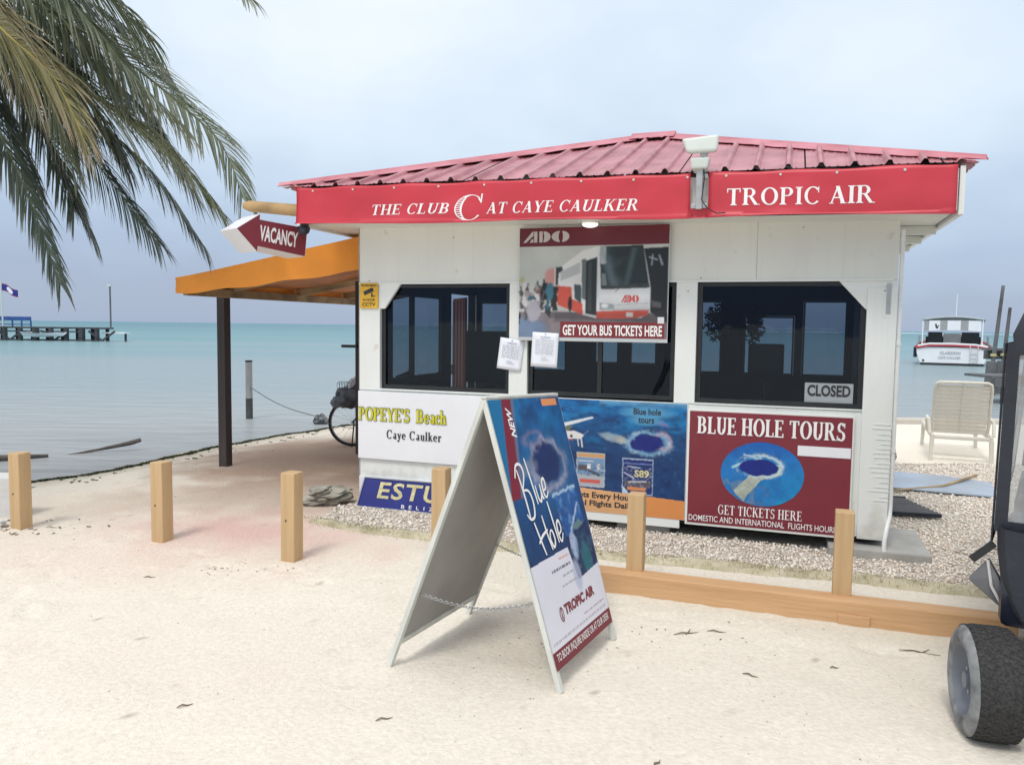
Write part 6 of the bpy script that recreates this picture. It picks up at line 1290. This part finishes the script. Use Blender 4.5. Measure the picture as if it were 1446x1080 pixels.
cwheel(wc.x, wc.y, steer); cwheel(1.10, wc.y, steer, -1); cwheel(.08, 1.75, 0); cwheel(1.10, 1.75, 0, -1)

# ================================================================== palm
pm = thing('coconut_palm', 'coconut palm whose long fronds hang in from the upper left', 'palm tree', (0, 0, 0))
crown = Vector((-5.05, 7.1, 4.95)); tk = []
for i in range(15): s_ = i/14; tk.append(Vector((-7.1, 6.3, -.3)).lerp(crown, s_)+Vector((-.35*math.sin(s_*3.1), 0, 0)))
MB().tube(tk, [.19-.07*i/14+.012*(i % 2) for i in range(15)], 12).build('trunk', mat('palm_trunk', (.22, .19, .16), .9, .3, 4, .015, 12, stretch=(1, 1, 3)), pm, smooth=True)
def leafmat(name, c1, c2, tip, rough=.45):
    m = bpy.data.materials.new(name); m.use_nodes = True; t = m.node_tree; b = t.nodes['Principled BSDF']; at = N(t, 'ShaderNodeAttribute', attribute_name='Col'); sp_ = N(t, 'ShaderNodeSeparateColor'); t.links.new(at.outputs['Color'], sp_.inputs[0])
    r1 = N(t, 'ShaderNodeMix', data_type='RGBA'); r1.inputs[6].default_value = (*c1, 1); r1.inputs[7].default_value = (*c2, 1); t.links.new(sp_.outputs[1], r1.inputs[0])
    r2 = N(t, 'ShaderNodeMix', data_type='RGBA'); r2.inputs[7].default_value = (*tip, 1); t.links.new(r1.outputs[2], r2.inputs[6]); t.links.new(sp_.outputs[0], r2.inputs[0]); t.links.new(r2.outputs[2], b.inputs['Base Color'])
    b.inputs['Roughness'].default_value = rough; b.inputs['Specular IOR Level'].default_value = .5
    ad_ = N(t, 'ShaderNodeAddShader'); mx_ = N(t, 'ShaderNodeMixShader'); tl = N(t, 'ShaderNodeBsdfTranslucent'); t.links.new(r2.outputs[2], tl.inputs[0]); mx_.inputs[0].default_value = .32
    oo = t.nodes['Material Output']; t.links.new(b.outputs[0], mx_.inputs[1]); t.links.new(tl.outputs[0], mx_.inputs[2]); t.links.new(mx_.outputs[0], oo.inputs[0]); return m
LM = {'olive': leafmat('olive_frond', (.26, .26, .12), (.36, .33, .18), (.50, .38, .30)), 'green': leafmat('green_frond', (.15, .20, .125), (.30, .33, .215), (.38, .35, .27), .36), 'dark': leafmat('dark_frond', (.065, .10, .08), (.155, .19, .15), (.23, .22, .18), .36)}
M_rach = mat('frond_stem_yellow', (.34, .27, .07), .5, .2, 8); M_rach2 = mat('frond_stem_green', (.12, .13, .05), .5, .2, 8)
FR_ = [('olive', [(-4.75, 6.60, 4.61), (-3.99, 6.20, 3.86), (-3.48, 6.00, 3.43), (-3.21, 5.90, 2.97)], .60),
 ('green', [(-4.84, 7.00, 5.03), (-3.75, 6.70, 4.27), (-3.18, 6.60, 3.64), (-2.79, 6.60, 3.26)], .55),
 ('green', [(-4.99, 7.20, 4.82), (-3.64, 7.10, 4.03), (-2.77, 7.10, 3.35), (-2.56, 7.10, 3.06), (-2.44, 7.10, 2.72)], .50),
 ('green', [(-4.99, 7.10, 4.66), (-3.90, 7.00, 3.71), (-3.13, 7.00, 3.18), (-2.62, 7.00, 2.60)], .55),
 ('dark', [(-5.20, 7.30, 4.68), (-4.33, 7.30, 3.69), (-3.80, 7.30, 2.98), (-3.28, 7.30, 2.30)], .50),
 ('dark', [(-5.20, 7.40, 4.78), (-4.25, 7.50, 3.75), (-3.48, 7.50, 3.06), (-2.98, 7.50, 2.36)], .55),
 ('dark', [(-5.26, 7.20, 4.45), (-4.72, 7.10, 3.50), (-4.28, 7.00, 2.62), (-3.99, 6.90, 1.92)], .42),
 ('dark', [(-5.26, 7.60, 5.39), (-4.34, 7.70, 4.80), (-3.65, 7.80, 4.31), (-3.29, 7.80, 3.78)], .6),
 ('dark', [(-5.34, 7.50, 4.70), (-4.65, 7.60, 3.64), (-4.27, 7.60, 2.84), (-4.05, 7.60, 2.35)], .45),
 ('green', [(-4.85, 6.6, 5.35), (-3.54, 6.40, 4.72), (-2.60, 6.30, 4.50), (-2.06, 6.20, 4.10)], .38),
 ('dark', [(-5.32, 7.40, 5.10), (-4.63, 7.50, 4.32), (-4.10, 7.60, 3.78), (-3.72, 7.60, 3.05)], .60),
 ('green', [(-4.89, 6.90, 5.04), (-4.25, 6.80, 4.48), (-3.72, 6.80, 4.02), (-3.37, 6.80, 3.43)], .60),
 ('dark', [(-5.24, 7.10, 4.77), (-4.96, 7.30, 4.12), (-4.67, 7.40, 3.33), (-4.49, 7.40, 2.85)], .50),
 ('dark', [(-5.34, 7.90, 5.39), (-4.48, 7.90, 4.75), (-3.94, 7.90, 4.20), (-3.44, 7.90, 3.38)], .62),
 ('green', [(-4.8, 7.00, 4.70), (-4.27, 6.90, 3.99), (-3.95, 6.80, 3.48), (-3.81, 6.80, 2.98)], .62),
 ('dark', [(-5.26, 7.80, 5.10), (-4.31, 7.80, 4.27), (-3.66, 7.80, 3.66), (-3.18, 7.80, 2.88)], .62),
 ('dark', [(-5.3, 7.60, 4.90), (-4.80, 7.60, 4.00), (-4.45, 7.60, 3.33), (-4.24, 7.60, 2.66)], .50),
 ('green', [(-4.80, 7.00, 5.30), (-4.10, 7.00, 4.85), (-3.71, 7.00, 4.57), (-3.19, 7.00, 4.05)], .62),
 # fronds on the crown's other sides, outside the frame
 ('green', [(-5.2, 6.9, 5.0), (-6.2, 6.5, 5.5), (-7.4, 6.2, 5.0), (-8.2, 6.0, 3.9)], .6), ('green', [(-5.2, 7.0, 5.1), (-6.1, 7.6, 5.7), (-7.2, 8.4, 5.3), (-7.9, 9.0, 4.3)], .6),
 ('green', [(-5.1, 7.3, 5.2), (-5.3, 8.4, 5.8), (-5.6, 9.6, 5.4), (-5.8, 10.4, 4.5)], .6), ('olive', [(-5.2, 6.8, 5.0), (-5.6, 5.8, 5.3), (-6.2, 4.8, 4.8), (-6.5, 4.2, 3.9)], .6), ('green', [(-5.1, 7.1, 5.2), (-4.6, 7.4, 6.1), (-3.9, 8.0, 6.3), (-3.3, 8.5, 5.9)], .6)]
def catmull(P, n):
    Q = []
    for i in range(len(P)-1):
        p0 = P[max(i-1, 0)]; p1 = P[i]; p2 = P[i+1]; p3 = P[min(i+2, len(P)-1)]
        for s_ in range(n): t = s_/n; Q.append(.5*((2*p1)+(p2-p0)*t+(2*p0-5*p1+4*p2-p3)*t*t+(3*p1-p0-3*p2+p3)*t**3))
    return Q+[P[-1]]
for fi, (kind, P, LL) in enumerate(FR_):
    P = [Vector(crown)]+[Vector(p) for p in P] if fi < 18 else [Vector(p) for p in P]; Q = catmull(P, 14); acc = [0]
    for a, b in zip(Q, Q[1:]): acc.append(acc[-1]+(b-a).length)
    tot = acc[-1]; r = random.Random(fi*13+5); vs, fs_, cs_ = [], [], []
    step = .025; s_ = .22*tot; side = 1; twist = r.uniform(-.25, .25)
    while s_ < tot:
        i = max(k for k in range(len(acc)) if acc[k] <= s_); i = min(i, len(Q)-2); f_ = (s_-acc[i])/(acc[i+1]-acc[i]); p = Q[i].lerp(Q[i+1], f_); T_d = (Q[i+1]-Q[i]).normalized()
        S_ = T_d.cross(Vector((0, 0, 1)))
        S_ = S_.normalized(); U_ = S_.cross(T_d); ro_ = R(58) if fi == 0 else R((12, 25, -15, 30, 8, -8, 0)[fi % 7]); S_, U_ = S_*math.cos(ro_)+U_*math.sin(ro_), U_*math.cos(ro_)-S_*math.sin(ro_); k = s_/tot
        lenf = LL*1.6*min(1, (k-.12)*4)*(1-.60*max(0, k-.5)/.5)*r.uniform(.85, 1.1)
        ang = R(58-26*k+r.uniform(-9, 9)); d0 = (T_d*math.cos(ang)+S_*side*math.sin(ang)*.85+U_*(.18+twist*side)).normalized()
        droop = (.45+.5*r.random())*(1.15 if kind == 'dark' else 1.); w0 = .0095*r.uniform(.7, 1.2); pts_ = []; q_ = p.copy(); dd_ = d0.copy(); nseg = 5; tone = r.random(); tw = r.uniform(-.5, .5)
        for j in range(nseg+1):
            pts_.append(q_.copy()); dd_ = (dd_+Vector((0, 0, -1))*droop*.30).normalized(); q_ = q_+dd_*lenf/nseg
        wdv = (d0.cross(U_)).normalized(); wdv = (wdv*math.cos(tw)+U_*math.sin(tw)).normalized()
        for j, c_ in enumerate(pts_):
            ww = w0*(.7, 1, 1, .85, .55, .06)[j]; o = len(vs); vs += [c_-wdv*ww, c_+U_*ww*.5*(j < 4), c_+wdv*ww]
            g_tip = max(0, (j/nseg-.35)/.65)*(.95 if kind == 'olive' else .55)*(.5+.5*tone); cs_ += [(g_tip, tone, 0)]*3
            if j: fs_ += [(o-3, o-2, o+1, o), (o-2, o-1, o+2, o+1)]
        side = -side; s_ += step*.5*r.uniform(.7, 1.3)
    o = np_mesh('frond', np.array([tuple(v) for v in vs]), np.array(fs_), LM[kind], pm, np.array(cs_, float))
    if kind == 'olive' and fi == 0: o['label'] = 'yellowing frond with brown leaf tips'
    MB().tube(Q, [max(.004, .020*(1-k/len(Q))) for k in range(len(Q))], 6).build('midrib', M_rach if kind == 'olive' else M_rach2, o, smooth=True)
nuts = [lump(-5.05+.22*math.cos(a), 7.1+.22*math.sin(a), 4.72, .11, .11, .14, a, .1, 12, 8).build('coconut', mat('coconut_husk', (.20, .17, .06), .6, .2, 6), pm, smooth=True) for a in (0.3, 1.6, 2.9, 4.2, 5.4)]
